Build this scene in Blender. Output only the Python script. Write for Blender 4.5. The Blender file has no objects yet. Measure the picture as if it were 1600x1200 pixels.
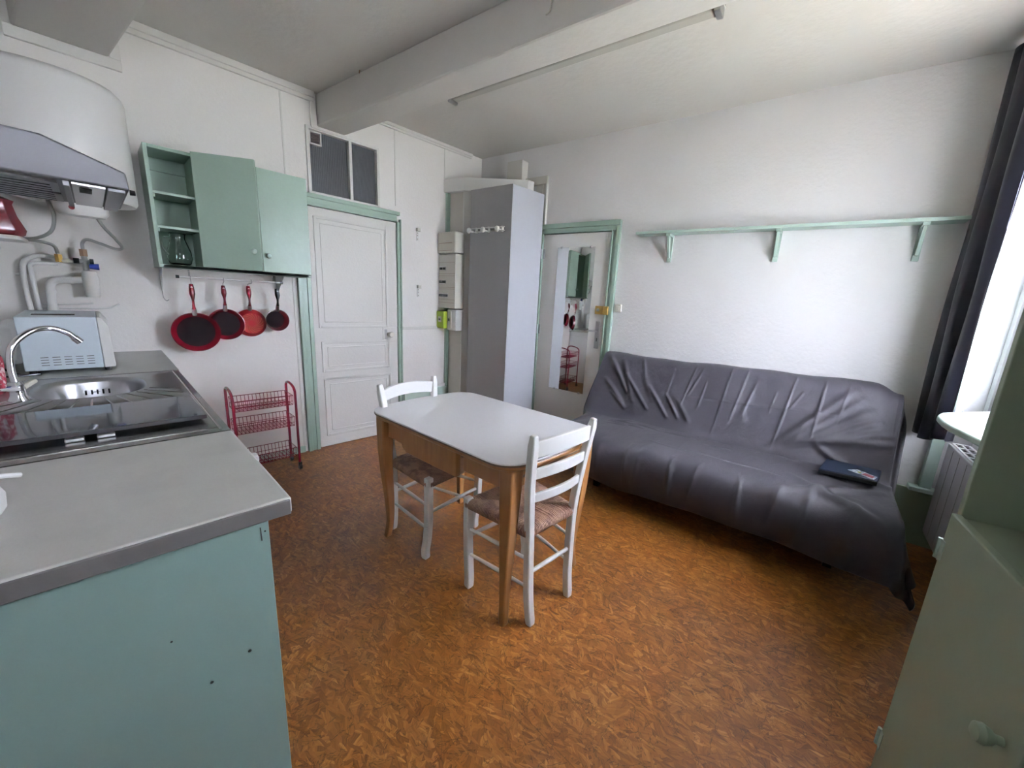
import bpy, bmesh, math, random
from mathutils import Vector, Matrix
PI = math.pi
random.seed(7)
SC = bpy.context.scene
COL = SC.collection

# ------------------------------------------------------------------ camera, light, exposure
C0 = Vector((3.436, -2.849, 1.361))
YAW, PITCH, ROLL, FPX = math.radians(131.93), math.radians(-12.44), math.radians(3.45), 611.425
PPX, PPY = 31.3, 2.13            # principal point offset in pixels (right, down)
def camera():
    cd = bpy.data.cameras.new('camera'); co = bpy.data.objects.new('camera', cd); COL.objects.link(co)
    cy, sy, cp, sp = math.cos(YAW), math.sin(YAW), math.cos(PITCH), math.sin(PITCH)
    f = Vector((cy*cp, sy*cp, sp)); r = Vector((sy, -cy, 0)); u = r.cross(f)
    c, s = math.cos(ROLL), math.sin(ROLL)
    R, U = c*r + s*u, -s*r + c*u
    m = Matrix((R, U, -f)).transposed().to_4x4(); m.translation = C0
    co.matrix_world = m
    cd.sensor_fit = 'HORIZONTAL'; cd.sensor_width = 36
    cd.lens = FPX/1600*36; cd.shift_x = -PPX/1600; cd.shift_y = PPY/1600
    cd.clip_start = 0.02
    SC.camera = co
camera()
SC.view_settings.view_transform = 'Standard'; SC.view_settings.look = 'None'
SC.view_settings.gamma = 1; SC.view_settings.use_curve_mapping = False
SC.view_settings.exposure = 1.10
WORLD_STRENGTH = 250.0
w = bpy.data.worlds.new('sky'); SC.world = w; w.use_nodes = True
nt = w.node_tree; bgn = nt.nodes['Background']
# overcast sky over darker ground and facades
g_ = nt.nodes.new('ShaderNodeTexCoord'); sx_ = nt.nodes.new('ShaderNodeSeparateXYZ'); rp_ = nt.nodes.new('ShaderNodeValToRGB')
nt.links.new(g_.outputs['Generated'], sx_.inputs[0]); mr_ = nt.nodes.new('ShaderNodeMapRange'); mr_.inputs[1].default_value = -1; mr_.inputs[2].default_value = 1
nt.links.new(sx_.outputs[2], mr_.inputs[0]); nt.links.new(mr_.outputs[0], rp_.inputs[0])
e_ = rp_.color_ramp.elements; e_[0].position = 0.44; e_[0].color = (0.026, 0.024, 0.017, 1); e_[1].position = 0.53; e_[1].color = (0.65, 0.66, 0.82, 1)
for p_, k_ in ((0.72, 1.05), (0.86, 1.4), (1.0, 1.6)):
    q_ = e_.new(p_); q_.color = (0.82*k_, 0.83*k_, 1.02*k_, 1)
# sky dimmed toward one side, added to keep light off the sofa wall
dp_ = nt.nodes.new('ShaderNodeVectorMath'); dp_.operation = 'DOT_PRODUCT'; dp_.inputs[1].default_value = (0.1188, -0.9929, 0)
nt.links.new(g_.outputs['Generated'], dp_.inputs[0]); az_ = nt.nodes.new('ShaderNodeMapRange')
for i_, v_ in ((1, -0.1), (2, 0.5), (3, 1.2), (4, 0.6)): az_.inputs[i_].default_value = v_
nt.links.new(dp_.outputs['Value'], az_.inputs[0]); mu_ = nt.nodes.new('ShaderNodeVectorMath'); mu_.operation = 'SCALE'
nt.links.new(rp_.outputs[0], mu_.inputs[0]); nt.links.new(az_.outputs[0], mu_.inputs['Scale'])
nt.links.new(mu_.outputs[0], bgn.inputs[0]); bgn.inputs[1].default_value = WORLD_STRENGTH

# second wall frame: s along the sofa wall, d distance out of it into the room
TH = math.radians(6.823)
E2 = Vector((math.cos(TH), math.sin(TH), 0)); N2 = Vector((math.sin(TH), -math.cos(TH), 0))
def W(s, d, z=0.0): return E2*s + N2*d + Vector((0, 0, z))
H = 2.73
XW3 = 3.92                       # window wall, s
YW4 = -3.25                      # kitchen wall, y

# window light enters here
def portal(c, sx, sy):
    l = bpy.data.lights.new('window_portal', 'AREA'); l.shape = 'RECTANGLE'; l.size = sx; l.size_y = sy
    l.cycles.is_portal = True
    o = bpy.data.objects.new('window_portal', l); COL.objects.link(o)
    z = E2.copy(); y = Vector((0, 0, 1)); x = y.cross(z)      # light shines along -z
    m = Matrix((x, y, z)).transposed().to_4x4(); m.translation = c
    o.matrix_world = m
portal(W(4.03, 0.78, 1.53), 1.44, 1.26)
portal(W(4.03, 3.31, 2.215), 0.66, 0.53)

# ------------------------------------------------------------------ materials
def mat(name, col, rough=0.5, metal=0.0, bump=None, var=None, coat=0, spec=0.5, trans=0, ior=1.45, alpha=1, sheen=0):
    """bump=(scale,strength,detail)  var=(scale,colour2,low,high) blotches of a second paint colour"""
    m = bpy.data.materials.new(name); m.use_nodes = True; n = m.node_tree.nodes; l = m.node_tree.links
    p = n['Principled BSDF']
    p.inputs['Base Color'].default_value = (*col, 1); p.inputs['Roughness'].default_value = rough
    p.inputs['Metallic'].default_value = metal; p.inputs['Coat Weight'].default_value = coat
    p.inputs['Specular IOR Level'].default_value = spec; p.inputs['Transmission Weight'].default_value = trans
    p.inputs['IOR'].default_value = ior; p.inputs['Sheen Weight'].default_value = sheen
    tc = n.new('ShaderNodeTexCoord')
    if bump:
        nz = n.new('ShaderNodeTexNoise'); nz.inputs['Scale'].default_value = bump[0]; nz.inputs['Detail'].default_value = bump[2] if len(bump) > 2 else 3
        b = n.new('ShaderNodeBump'); b.inputs['Strength'].default_value = bump[1]; b.inputs['Distance'].default_value = 0.01
        l.new(tc.outputs['Object'], nz.inputs['Vector']); l.new(nz.outputs['Fac'], b.inputs['Height']); l.new(b.outputs['Normal'], p.inputs['Normal'])
    if var:
        nz = n.new('ShaderNodeTexNoise'); nz.inputs['Scale'].default_value = var[0]; nz.inputs['Detail'].default_value = 4
        r = n.new('ShaderNodeValToRGB'); r.color_ramp.elements[0].position = var[2]; r.color_ramp.elements[1].position = var[3]
        r.color_ramp.elements[0].color = (*col, 1); r.color_ramp.elements[1].color = (*var[1], 1)
        l.new(tc.outputs['Object'], nz.inputs['Vector']); l.new(nz.outputs['Fac'], r.inputs['Fac']); l.new(r.outputs['Color'], p.inputs['Base Color'])
    return m
M = {}
M['wall'] = mat('white_rough_plaster', (0.77, 0.755, 0.75), 0.75, bump=(45, 0.28, 4), var=(1.6, (0.735, 0.72, 0.70), 0.45, 0.75))
M['panelwall'] = mat('white_painted_panel', (0.88, 0.862, 0.84), 0.6, bump=(60, 0.12, 4), var=(1.2, (0.85, 0.83, 0.80), 0.45, 0.8))
M['ceil'] = mat('ceiling_paint', (0.66, 0.64, 0.60), 0.8, bump=(25, 0.25, 4), var=(1.1, (0.62, 0.60, 0.56), 0.45, 0.75))
M['trim'] = mat('white_trim_paint', (0.78, 0.77, 0.74), 0.45, bump=(60, 0.08))
M['cream'] = mat('cream_paint', (0.66, 0.635, 0.58), 0.55, bump=(50, 0.08), var=(2, (0.62, 0.59, 0.53), 0.4, 0.7))
M['green'] = mat('sage_green_paint', (0.285, 0.385, 0.305), 0.36, bump=(14, 0.15, 5), var=(3, (0.315, 0.42, 0.35), 0.4, 0.7))
M['greenlight'] = mat('pale_green_paint', (0.39, 0.50, 0.43), 0.40, bump=(30, 0.1), var=(5, (0.43, 0.54, 0.47), 0.4, 0.7))
M['greenpanel'] = mat('blue_green_panel_paint', (0.20, 0.30, 0.27), 0.36, bump=(7, 0.12, 5), var=(2.2, (0.22, 0.32, 0.29), 0.4, 0.7))
M['greenhutch'] = mat('olive_green_paint', (0.27, 0.335, 0.24), 0.5, bump=(9, 0.15, 5), var=(2.5, (0.30, 0.35, 0.255), 0.4, 0.7))
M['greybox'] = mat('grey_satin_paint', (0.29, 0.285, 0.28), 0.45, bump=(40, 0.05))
M['greylit'] = mat('lit_grey_paint', (0.47, 0.48, 0.52), 0.4, bump=(30, 0.05))  # cupboard grey with the window light on its side put into the colour
M['white'] = mat('white_enamel', (0.80, 0.80, 0.79), 0.3)
M['whiteplastic'] = mat('white_plastic', (0.78, 0.78, 0.76), 0.35)
M['offplastic'] = mat('ivory_plastic', (0.62, 0.60, 0.53), 0.4)
M['microwave'] = mat('microwave_steel_white', (0.62, 0.70, 0.76), 0.35)
M['chairpaint'] = mat('white_chair_paint', (0.80, 0.80, 0.78), 0.35, bump=(40, 0.06))
M['laminate'] = mat('grey_worktop_laminate', (0.57, 0.565, 0.535), 0.36, bump=(120, 0.05), var=(9, (0.53, 0.525, 0.50), 0.45, 0.7))
M['laminatelight'] = mat('pale_worktop_laminate', (0.52, 0.53, 0.50), 0.35, var=(8, (0.49, 0.50, 0.47), 0.45, 0.7))
M['laminateedge'] = mat('worktop_edge_strip', (0.125, 0.12, 0.115), 0.35)
M['tabletop'] = mat('white_table_laminate', (0.86, 0.85, 0.88), 0.24, bump=(200, 0.03))
M['darkedge'] = mat('dark_table_edge', (0.10, 0.06, 0.04), 0.4)
M['steel'] = mat('stainless_steel', (0.50, 0.49, 0.47), 0.22, 1.0, bump=(5, 0.35, 2))
M['steelsmooth'] = mat('brushed_steel', (0.50, 0.50, 0.51), 0.28, 1.0, bump=(200, 0.02))
M['hoodsteel'] = mat('hood_grey_metal', (0.085, 0.082, 0.085), 0.42, 0.2)
M['hoodunder'] = mat('hood_underside', (0.26, 0.255, 0.265), 0.45, 0.6)
M['chrome'] = mat('chrome', (0.75, 0.75, 0.77), 0.08, 1.0)
M['hose'] = mat('braided_hose', (0.35, 0.36, 0.34), 0.35, 0.9, bump=(500, 0.5))
M['brass'] = mat('brass', (0.50, 0.33, 0.10), 0.28, 1.0)
M['copper'] = mat('bronze_fitting', (0.30, 0.20, 0.13), 0.35, 0.9)
M['black'] = mat('black_plastic', (0.012, 0.012, 0.013), 0.35)
M['blackpan'] = mat('black_nonstick', (0.004, 0.003, 0.003), 0.7, spec=0.5, ior=1.06)
M['red'] = mat('red_enamel', (0.105, 0.003, 0.008), 0.2, coat=0.3, spec=0.3)
M['redbottom'] = mat('red_pan_base', (0.17, 0.005, 0.008), 0.45, spec=0.5, ior=1.15)
M['gold'] = mat('gold_pattern', (0.20, 0.10, 0.02), 0.4)
M['maroon'] = mat('maroon_ceramic', (0.075, 0.006, 0.009), 0.32, coat=0.1)
M['redwire'] = mat('red_tube_paint', (0.17, 0.006, 0.022), 0.25, coat=0.1)
M['blue'] = mat('blue_plastic', (0.02, 0.04, 0.22), 0.4)
M['lime'] = mat('lime_green_plastic', (0.33, 0.44, 0.03), 0.45)
M['darkglass'] = mat('dark_glass', (0.04, 0.05, 0.07), 0.05, spec=0.9, metal=0.35)
M['transomglass'] = mat('grey_ribbed_glass', (0.085, 0.09, 0.095), 0.3, spec=0.5)
M['mirror'] = mat('mirror', (0.88, 0.90, 0.89), 0.015, 1.0)
M['glass'] = mat('clear_glass', (0.95, 1.0, 0.98), 0.0, trans=1.0, ior=1.45)
M['curtain'] = mat('black_satin_curtain', (0.0075, 0.007, 0.013), 0.42, sheen=0.04, spec=0.35, bump=(9, 0.5, 4))
M['lining'] = mat('lilac_grey_lining', (0.42, 0.43, 0.55), 0.7)
M['folder'] = mat('dark_blue_folder', (0.012, 0.020, 0.040), 0.35)
M['slot'] = mat('dark_slot', (0.02, 0.02, 0.02), 0.6)
M['dark'] = mat('dark_recess', (0.03, 0.032, 0.03), 0.7)
M['led'] = mat('red_indicator', (0.12, 0.01, 0.01), 0.3)
M['rush'] = mat('woven_rush', (0.33, 0.19, 0.125), 0.55, bump=(90, 0.4), var=(18, (0.17, 0.085, 0.055), 0.45, 0.60))
M['diff'] = mat('tube_diffuser', (0.46, 0.45, 0.40), 0.3)
M['lampbody'] = mat('lamp_housing', (0.31, 0.30, 0.27), 0.4)
M['grillebrown'] = mat('brown_grey_slats', (0.14, 0.11, 0.10), 0.5)
M['rad'] = mat('radiator_enamel', (0.38, 0.36, 0.38), 0.35)
M['knobglaze'] = mat('cream_door_knob', (0.72, 0.68, 0.60), 0.2)
M['towel'] = mat('red_speckled_cloth', (0.26, 0.02, 0.04), 0.8, var=(60, (0.55, 0.48, 0.46), 0.5, 0.6))

def wood_mat():
    m = mat('honey_wood', (0.24, 0.105, 0.035), 0.33, coat=0.3); n = m.node_tree.nodes; l = m.node_tree.links
    tc = n.new('ShaderNodeTexCoord'); mp = n.new('ShaderNodeMapping'); mp.inputs['Scale'].default_value = (14, 14, 1.6)
    nz = n.new('ShaderNodeTexNoise'); nz.inputs['Scale'].default_value = 3; nz.inputs['Detail'].default_value = 5; nz.inputs['Distortion'].default_value = 0.6
    r = n.new('ShaderNodeValToRGB'); r.color_ramp.elements[0].color = (0.17, 0.068, 0.020, 1); r.color_ramp.elements[1].color = (0.33, 0.155, 0.052, 1)
    l.new(tc.outputs['Object'], mp.inputs[0]); l.new(mp.outputs[0], nz.inputs['Vector']); l.new(nz.outputs['Fac'], r.inputs[0])
    l.new(r.outputs[0], n['Principled BSDF'].inputs['Base Color']); return m
M['wood'] = wood_mat()

def osb_mat():
    m = bpy.data.materials.new('varnished_strand_board'); m.use_nodes = True; n = m.node_tree.nodes; l = m.node_tree.links
    p = n['Principled BSDF']; tc = n.new('ShaderNodeTexCoord')
    warp = n.new('ShaderNodeTexNoise'); warp.inputs['Scale'].default_value = 5; warp.inputs['Detail'].default_value = 4
    l.new(tc.outputs['Object'], warp.inputs['Vector'])
    wm = n.new('ShaderNodeVectorMath'); wm.operation = 'SCALE'; wm.inputs['Scale'].default_value = 0.07
    l.new(warp.outputs['Color'], wm.inputs[0])
    wa = n.new('ShaderNodeVectorMath'); wa.operation = 'ADD'; l.new(tc.outputs['Object'], wa.inputs[0]); l.new(wm.outputs[0], wa.inputs[1])
    def math_(op, a_, b_=None, v=None):
        q = n.new('ShaderNodeMath'); q.operation = op; l.new(a_, q.inputs[0])
        if b_ is not None: l.new(b_, q.inputs[1])
        elif v is not None: q.inputs[1].default_value = v
        return q.outputs[0]
    val = None
    for i, (ang, sx, sy, th) in enumerate([(22, 6.5, 26, 0), (-38, 9, 35, .52), (72, 8, 33, .6), (-68, 13, 56, .60), (46, 17, 74, .62), (4, 22, 96, .66), (-18, 27, 120, .70)]):
        mp2 = n.new('ShaderNodeMapping'); mp2.inputs['Rotation'].default_value = (0, 0, math.radians(ang))
        mp = n.new('ShaderNodeMapping'); mp.inputs['Scale'].default_value = (sx, sy, 1); mp.inputs['Location'].default_value = (i*3.7, i*1.9, 0)
        l.new(wa.outputs[0], mp2.inputs[0]); l.new(mp2.outputs[0], mp.inputs[0])
        v = n.new('ShaderNodeTexVoronoi'); v.voronoi_dimensions = '2D'; v.inputs['Scale'].default_value = 1.0; l.new(mp.outputs[0], v.inputs['Vector'])
        sp = n.new('ShaderNodeSeparateColor'); l.new(v.outputs['Color'], sp.inputs[0])
        # fibres run along each strand, offset per strand
        off = n.new('ShaderNodeVectorMath'); off.operation = 'SCALE'; off.inputs['Scale'].default_value = 40; l.new(v.outputs['Color'], off.inputs[0])
        mp3 = n.new('ShaderNodeMapping'); mp3.inputs['Scale'].default_value = (9, 170, 1); l.new(mp2.outputs[0], mp3.inputs[0])
        ad = n.new('ShaderNodeVectorMath'); ad.operation = 'ADD'; l.new(mp3.outputs[0], ad.inputs[0]); l.new(off.outputs[0], ad.inputs[1])
        fn = n.new('ShaderNodeTexNoise'); fn.inputs['Scale'].default_value = 1.0; fn.inputs['Detail'].default_value = 3; l.new(ad.outputs[0], fn.inputs['Vector'])
        cell = math_('ADD', math_('MULTIPLY', sp.outputs[0], v=0.42), math_('MULTIPLY', fn.outputs['Fac'], v=0.58))
        if val is None: val = cell
        else:
            g = math_('GREATER_THAN', sp.outputs[1], v=th)
            mx = n.new('ShaderNodeMix'); mx.data_type = 'FLOAT'; l.new(g, mx.inputs[0]); l.new(val, mx.inputs[2]); l.new(cell, mx.inputs[3]); val = mx.outputs[0]
    gr = n.new('ShaderNodeTexNoise'); gr.inputs['Scale'].default_value = 9; gr.inputs['Detail'].default_value = 7; gr.inputs['Distortion'].default_value = 0.8; l.new(wa.outputs[0], gr.inputs['Vector'])
    val2 = math_('ADD', math_('MULTIPLY', val, v=0.72), math_('MULTIPLY', gr.outputs['Fac'], v=0.28))
    rp = n.new('ShaderNodeValToRGB'); e = rp.color_ramp.elements
    e[0].position = 0.22; e[0].color = (0.062, 0.018, 0.004, 1); e[1].position = 0.77; e[1].color = (0.37, 0.17, 0.050, 1)
    for pos, c in [(0.33, (0.115, 0.037, 0.007, 1)), (0.48, (0.172, 0.061, 0.011, 1)), (0.61, (0.225, 0.089, 0.018, 1))]:
        x = e.new(pos); x.color = c
    l.new(val2, rp.inputs[0])
    nz = n.new('ShaderNodeTexNoise'); nz.inputs['Scale'].default_value = 1.4; nz.inputs['Detail'].default_value = 6; l.new(tc.outputs['Object'], nz.inputs['Vector'])
    mr = n.new('ShaderNodeMapRange'); mr.inputs[1].default_value = 0.3; mr.inputs[2].default_value = 0.7; mr.inputs[3].default_value = 0.78; mr.inputs[4].default_value = 1.18; l.new(nz.outputs['Fac'], mr.inputs[0])
    # thin dark gaps between strands: ridges of a stretched, distorted noise
    gaps = None
    for k, (ang, sx, sy) in enumerate([(30, 7, 38), (-50, 6, 34), (85, 8, 40)]):
        mp2 = n.new('ShaderNodeMapping'); mp2.inputs['Rotation'].default_value = (0, 0, math.radians(ang)); mp = n.new('ShaderNodeMapping'); mp.inputs['Scale'].default_value = (sx, sy, 1); mp.inputs['Location'].default_value = (k*5, 0, 0)
        l.new(wa.outputs[0], mp2.inputs[0]); l.new(mp2.outputs[0], mp.inputs[0])
        q = n.new('ShaderNodeTexNoise'); q.inputs['Scale'].default_value = 1.0; q.inputs['Detail'].default_value = 3; l.new(mp.outputs[0], q.inputs['Vector'])
        d = math_('ABSOLUTE', math_('SUBTRACT', q.outputs['Fac'], v=0.60)); d = math_('LESS_THAN', d, v=0.006)
        gaps = d if gaps is None else math_('MAXIMUM', gaps, d)
    gm = n.new('ShaderNodeMapRange'); gm.inputs[3].default_value = 1.0; gm.inputs[4].default_value = 0.50; l.new(gaps, gm.inputs[0])
    sx_ = n.new('ShaderNodeSeparateXYZ'); l.new(tc.outputs['Object'], sx_.inputs[0])
    jn = None
    for ax, per, off in ((0, 2.5, 0.55), (1, 0.62, 0.32)):
        a_ = math_('ADD', sx_.outputs[ax], v=off+50); b_ = math_('MODULO', a_, v=per); c_ = math_('LESS_THAN', b_, v=0.003)
        jn = c_ if jn is None else math_('MAXIMUM', jn, c_)
    jm = n.new('ShaderNodeMapRange'); jm.inputs[3].default_value = 1.0; jm.inputs[4].default_value = 0.68; l.new(jn, jm.inputs[0])
    tot = math_('MULTIPLY', math_('MULTIPLY', mr.outputs[0], gm.outputs[0]), jm.outputs[0])
    sc = n.new('ShaderNodeVectorMath'); sc.operation = 'SCALE'; l.new(rp.outputs[0], sc.inputs[0]); l.new(tot, sc.inputs['Scale'])
    l.new(sc.outputs[0], p.inputs['Base Color'])
    rr = n.new('ShaderNodeMapRange'); rr.inputs[3].default_value = 0.28; rr.inputs[4].default_value = 0.46; l.new(gr.outputs['Fac'], rr.inputs[0]); l.new(rr.outputs[0], p.inputs['Roughness'])
    bp = n.new('ShaderNodeBump'); bp.inputs['Strength'].default_value = 0.22; bp.inputs['Distance'].default_value = 0.004; l.new(val2, bp.inputs['Height'])
    l.new(bp.outputs[0], p.inputs['Normal'])
    p.inputs['Specular IOR Level'].default_value = 0.35
    return m
M['osb'] = osb_mat()

def cloth_mat():
    m = mat('charcoal_cotton_throw', (0.031, 0.027, 0.034), 0.6, sheen=0.08, var=(5, (0.024, 0.021, 0.027), 0.4, 0.7))
    n = m.node_tree.nodes; l = m.node_tree.links; p = n['Principled BSDF']
    tc = n.new('ShaderNodeTexCoord')
    mp = n.new('ShaderNodeMapping'); mp.inputs['Scale'].default_value = (1.0, 0.35, 0.6); l.new(tc.outputs['Object'], mp.inputs[0])
    a = n.new('ShaderNodeTexNoise'); a.inputs['Scale'].default_value = 9; a.inputs['Detail'].default_value = 6; a.inputs['Distortion'].default_value = 0.5; l.new(mp.outputs[0], a.inputs['Vector'])
    b1 = n.new('ShaderNodeBump'); b1.inputs['Strength'].default_value = 0.5; b1.inputs['Distance'].default_value = 0.02; l.new(a.outputs['Fac'], b1.inputs['Height'])
    b = n.new('ShaderNodeTexNoise'); b.inputs['Scale'].default_value = 400; l.new(tc.outputs['Object'], b.inputs['Vector'])
    b2 = n.new('ShaderNodeBump'); b2.inputs['Strength'].default_value = 0.25; b2.inputs['Distance'].default_value = 0.002; l.new(b.outputs['Fac'], b2.inputs['Height']); l.new(b1.outputs[0], b2.inputs['Normal'])
    l.new(b2.outputs[0], p.inputs['Normal'])
    return m
M['cloth'] = cloth_mat()

# ------------------------------------------------------------------ mesh helpers
def V(*a): return Vector(a[0]) if len(a) == 1 else Vector(a)
class MB:
    def __init__(s): s.v = []; s.f = []
    def add(s, vs, fs):
        b = len(s.v); s.v += [Vector(x) for x in vs]; s.f += [tuple(i+b for i in f) for f in fs]; return s
    def box(s, x0, x1, y0, y1, z0, z1, fr=None):
        vs = [Vector((x, y, z)) for z in (z0, z1) for (x, y) in ((x0, y0), (x1, y0), (x1, y1), (x0, y1))]
        if fr: vs = [fr(v) for v in vs]
        return s.add(vs, [(0, 3, 2, 1), (4, 5, 6, 7), (0, 1, 5, 4), (1, 2, 6, 5), (2, 3, 7, 6), (3, 0, 4, 7)])
    def extrude(s, poly, vec):
        n = len(poly); p = [Vector(q) for q in poly]; vec = Vector(vec)
        nr = Vector((0, 0, 0))
        for i in range(n): nr += (p[i]-p[0]).cross(p[(i+1) % n]-p[0])
        if nr.dot(vec) < 0: p = p[::-1]
        fs = [tuple(range(n))[::-1], tuple(range(n, 2*n))] + [(i, (i+1) % n, n+(i+1) % n, n+i) for i in range(n)]
        return s.add(p+[q+vec for q in p], fs)
    def prism(s, poly, z0, z1): return s.extrude([(p[0], p[1], z0) for p in poly], (0, 0, z1-z0))
    def tube(s, pts, r, n=10, closed=False, flat=1.0, up=None):
        pts = [Vector(p) for p in pts]; m = len(pts); rs = r if isinstance(r, (list, tuple)) else [r]*m
        tg = []
        for i in range(m):
            a = pts[(i-1) % m] if (closed or i > 0) else pts[i]; b = pts[(i+1) % m] if (closed or i < m-1) else pts[i]
            t = (b-a); tg.append(t.normalized() if t.length > 1e-9 else Vector((0, 0, 1)))
        u = Vector(up) if up else (Vector((0, 0, 1)) if abs(tg[0].z) < 0.9 else Vector((1, 0, 0)))
        base = len(s.v); off = PI/n if n == 4 else 0
        for i in range(m):
            t = tg[i]; x = u - t*u.dot(t)
            if x.length < 1e-6: x = t.orthogonal()
            x.normalize(); y = t.cross(x)
            if not up: u = x
            k = math.sqrt(2) if n == 4 else 1
            for j in range(n):
                a = 2*PI*j/n + off; s.v.append(pts[i] + (x*math.cos(a)*flat + y*math.sin(a))*rs[i]*k)
        for i in range(m if closed else m-1):
            for j in range(n):
                a = base+i*n+j; b = base+i*n+(j+1) % n; c = base+((i+1) % m)*n+(j+1) % n; d = base+((i+1) % m)*n+j
                s.f.append((a, b, c, d))
        if not closed:
            s.f.append(tuple(base+j for j in range(n))[::-1]); s.f.append(tuple(base+(m-1)*n+j for j in range(n)))
        return s
    def lathe(s, prof, c=(0, 0, 0), axis=(0, 0, 1), n=28, sx=1, cap=True):
        c = Vector(c); ax = Vector(axis).normalized(); x = ax.orthogonal().normalized() if abs(ax.z) < .99 else Vector((1, 0, 0)); y = ax.cross(x)
        base = len(s.v)
        for (r, h) in prof:
            for j in range(n):
                a = 2*PI*j/n; s.v.append(c + ax*h + x*(r*math.cos(a)*sx) + y*(r*math.sin(a)))
        for i in range(len(prof)-1):
            for j in range(n):
                s.f.append((base+i*n+j, base+i*n+(j+1) % n, base+(i+1)*n+(j+1) % n, base+(i+1)*n+j))
        if cap:
            if prof[0][0] > 1e-6: s.f.append(tuple(base+j for j in range(n))[::-1])
            if prof[-1][0] > 1e-6: s.f.append(tuple(base+(len(prof)-1)*n+j for j in range(n)))
        return s
    def grid(s, P, nu, nv):
        base = len(s.v)
        for i in range(nu):
            for j in range(nv): s.v.append(Vector(P(i/(nu-1), j/(nv-1))))
        for i in range(nu-1):
            for j in range(nv-1):
                a = base+i*nv+j; s.f.append((a, a+nv, a+nv+1, a+1))
        return s
    def build(s, name, m, parent=None, bevel=0, smooth=35, solid=0, subsurf=0, label=None, cat=None, group=None, kind=None, seg=2, local=False):
        me = bpy.data.meshes.new(name)
        if parent is not None:
            if not local:
                inv = parent_world(parent).inverted(); vs = [inv @ v for v in s.v]
            else: vs = s.v
            loc = None
        else:
            lo = [min(v[k] for v in s.v) for k in range(3)]; hi = [max(v[k] for v in s.v) for k in range(3)]
            loc = Vector(((lo[0]+hi[0])/2, (lo[1]+hi[1])/2, lo[2])); vs = [v-loc for v in s.v]
        me.from_pydata([tuple(v) for v in vs], [], s.f); me.validate(); me.update()
        bm = bmesh.new(); bm.from_mesh(me); bmesh.ops.remove_doubles(bm, verts=bm.verts, dist=1e-6); bmesh.ops.recalc_face_normals(bm, faces=bm.faces); bm.to_mesh(me); bm.free()
        if smooth:
            for p in me.polygons: p.use_smooth = True
            me.set_sharp_from_angle(angle=math.radians(smooth))
        me.materials.append(M[m] if isinstance(m, str) else m)
        o = bpy.data.objects.new(name, me); COL.objects.link(o)
        if parent is not None: o.parent = parent
        else: o.location = loc
        if bevel:
            b = o.modifiers.new('bevel', 'BEVEL'); b.width = bevel; b.segments = seg; b.limit_method = 'ANGLE'; b.angle_limit = math.radians(40)
        if solid:
            b = o.modifiers.new('solid', 'SOLIDIFY'); b.thickness = solid; b.offset = 0
        if subsurf:
            b = o.modifiers.new('sub', 'SUBSURF'); b.levels = subsurf; b.render_levels = subsurf
        if label: o['label'] = label
        if cat: o['category'] = cat
        if group: o['group'] = group
        if kind: o['kind'] = kind
        return o
def parent_world(o):
    m = o.matrix_basis.copy(); p = o.parent
    while p is not None: m = p.matrix_basis @ m; p = p.parent
    return m
def thing(name, label, cat, loc=(0, 0, 0), rz=0, group=None):
    o = bpy.data.objects.new(name, None); COL.objects.link(o); o.location = Vector(loc); o.rotation_euler = (0, 0, rz)
    o.empty_display_size = 0.05; o['label'] = label; o['category'] = cat
    if group: o['group'] = group
    return o
def tagged(o, label, cat, group=None):
    o['label'] = label; o['category'] = cat
    if group: o['group'] = group
    return o
def copy_tree(o, parent=None):
    c = o.copy(); COL.objects.link(c)
    if parent is not None: c.parent = parent
    for ch in list(o.children): copy_tree(ch, c)
    return c
def bez(p, n=12):
    """smooth curve through points (Catmull-Rom)"""
    p = [Vector(q) for q in p]; out = []
    q = [p[0]*2-p[1]] + p + [p[-1]*2-p[-2]]
    for i in range(1, len(q)-2):
        for k in range(n):
            t = k/n
            out.append(0.5*((2*q[i]) + (q[i+1]-q[i-1])*t + (2*q[i-1]-5*q[i]+4*q[i+1]-q[i+2])*t*t + (3*q[i]-q[i-1]-3*q[i+1]+q[i+2])*t**3))
    out.append(p[-1]); return out
def FW(v): return W(v[0], v[1], v[2])         # box frame (s, d, z)
STR = dict(kind='structure')

# ------------------------------------------------------------------ room shell
P0 = Vector((0, 0, 0))
P1 = W(XW3, 0)
sA = XW3; yB = YW4
tt = (yB - (E2*sA).y)/N2.y; P2 = W(sA, tt); P3 = Vector((0, yB, 0))
D3 = tt                                       # length of window wall
T = 0.15
# floor / ceiling as slabs slightly larger than the room
big = [(-T, 0.0 - T*0.2), (-T, yB-T), (P2.x+0.75, yB-T), W(XW3+0.62, -0.2)[:2], W(0, -T)[:2]]
MB().prism(big, -0.1, 0.0).build('floor', 'osb', smooth=0, **STR)
MB().prism(big, H, H+0.1).build('ceiling', 'ceil', smooth=0, **STR)
# wall_left is the door wall, x=0; the door and transom are let into it
mb = MB()
DY0, DY1, DZ = -1.70, -0.965, 1.955          # door opening
TY0, TY1, TZ0, TZ1 = -1.66, -1.125, 2.045, 2.49
for (y0, y1, z0, z1) in [(-3.40, DY0, 0, H), (DY1, 0.02, 0, H), (DY0, DY1, TZ1, H), (DY0, TY0, DZ, TZ1), (TY1, DY1, DZ, TZ1), (TY0, TY1, DZ, TZ0)]:
    mb.box(-T, 0, y0, y1, z0, z1)
mb.build('wall_left', 'panelwall', smooth=0, **STR)
# lower textured plaster left of the door shares the wall; the sofa wall
mb = MB()
SD0, SD1 = 0.815, 1.56
for (s0, s1, z0, z1) in [(0.0, SD0, 0, H), (SD1, XW3+0.09, 0, H), (SD0, SD1, 1.98, H)]:
    mb.box(s0, s1, -T, 0, z0, z1, FW)
mb.build('wall_back', 'wall', smooth=0, **STR)
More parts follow.
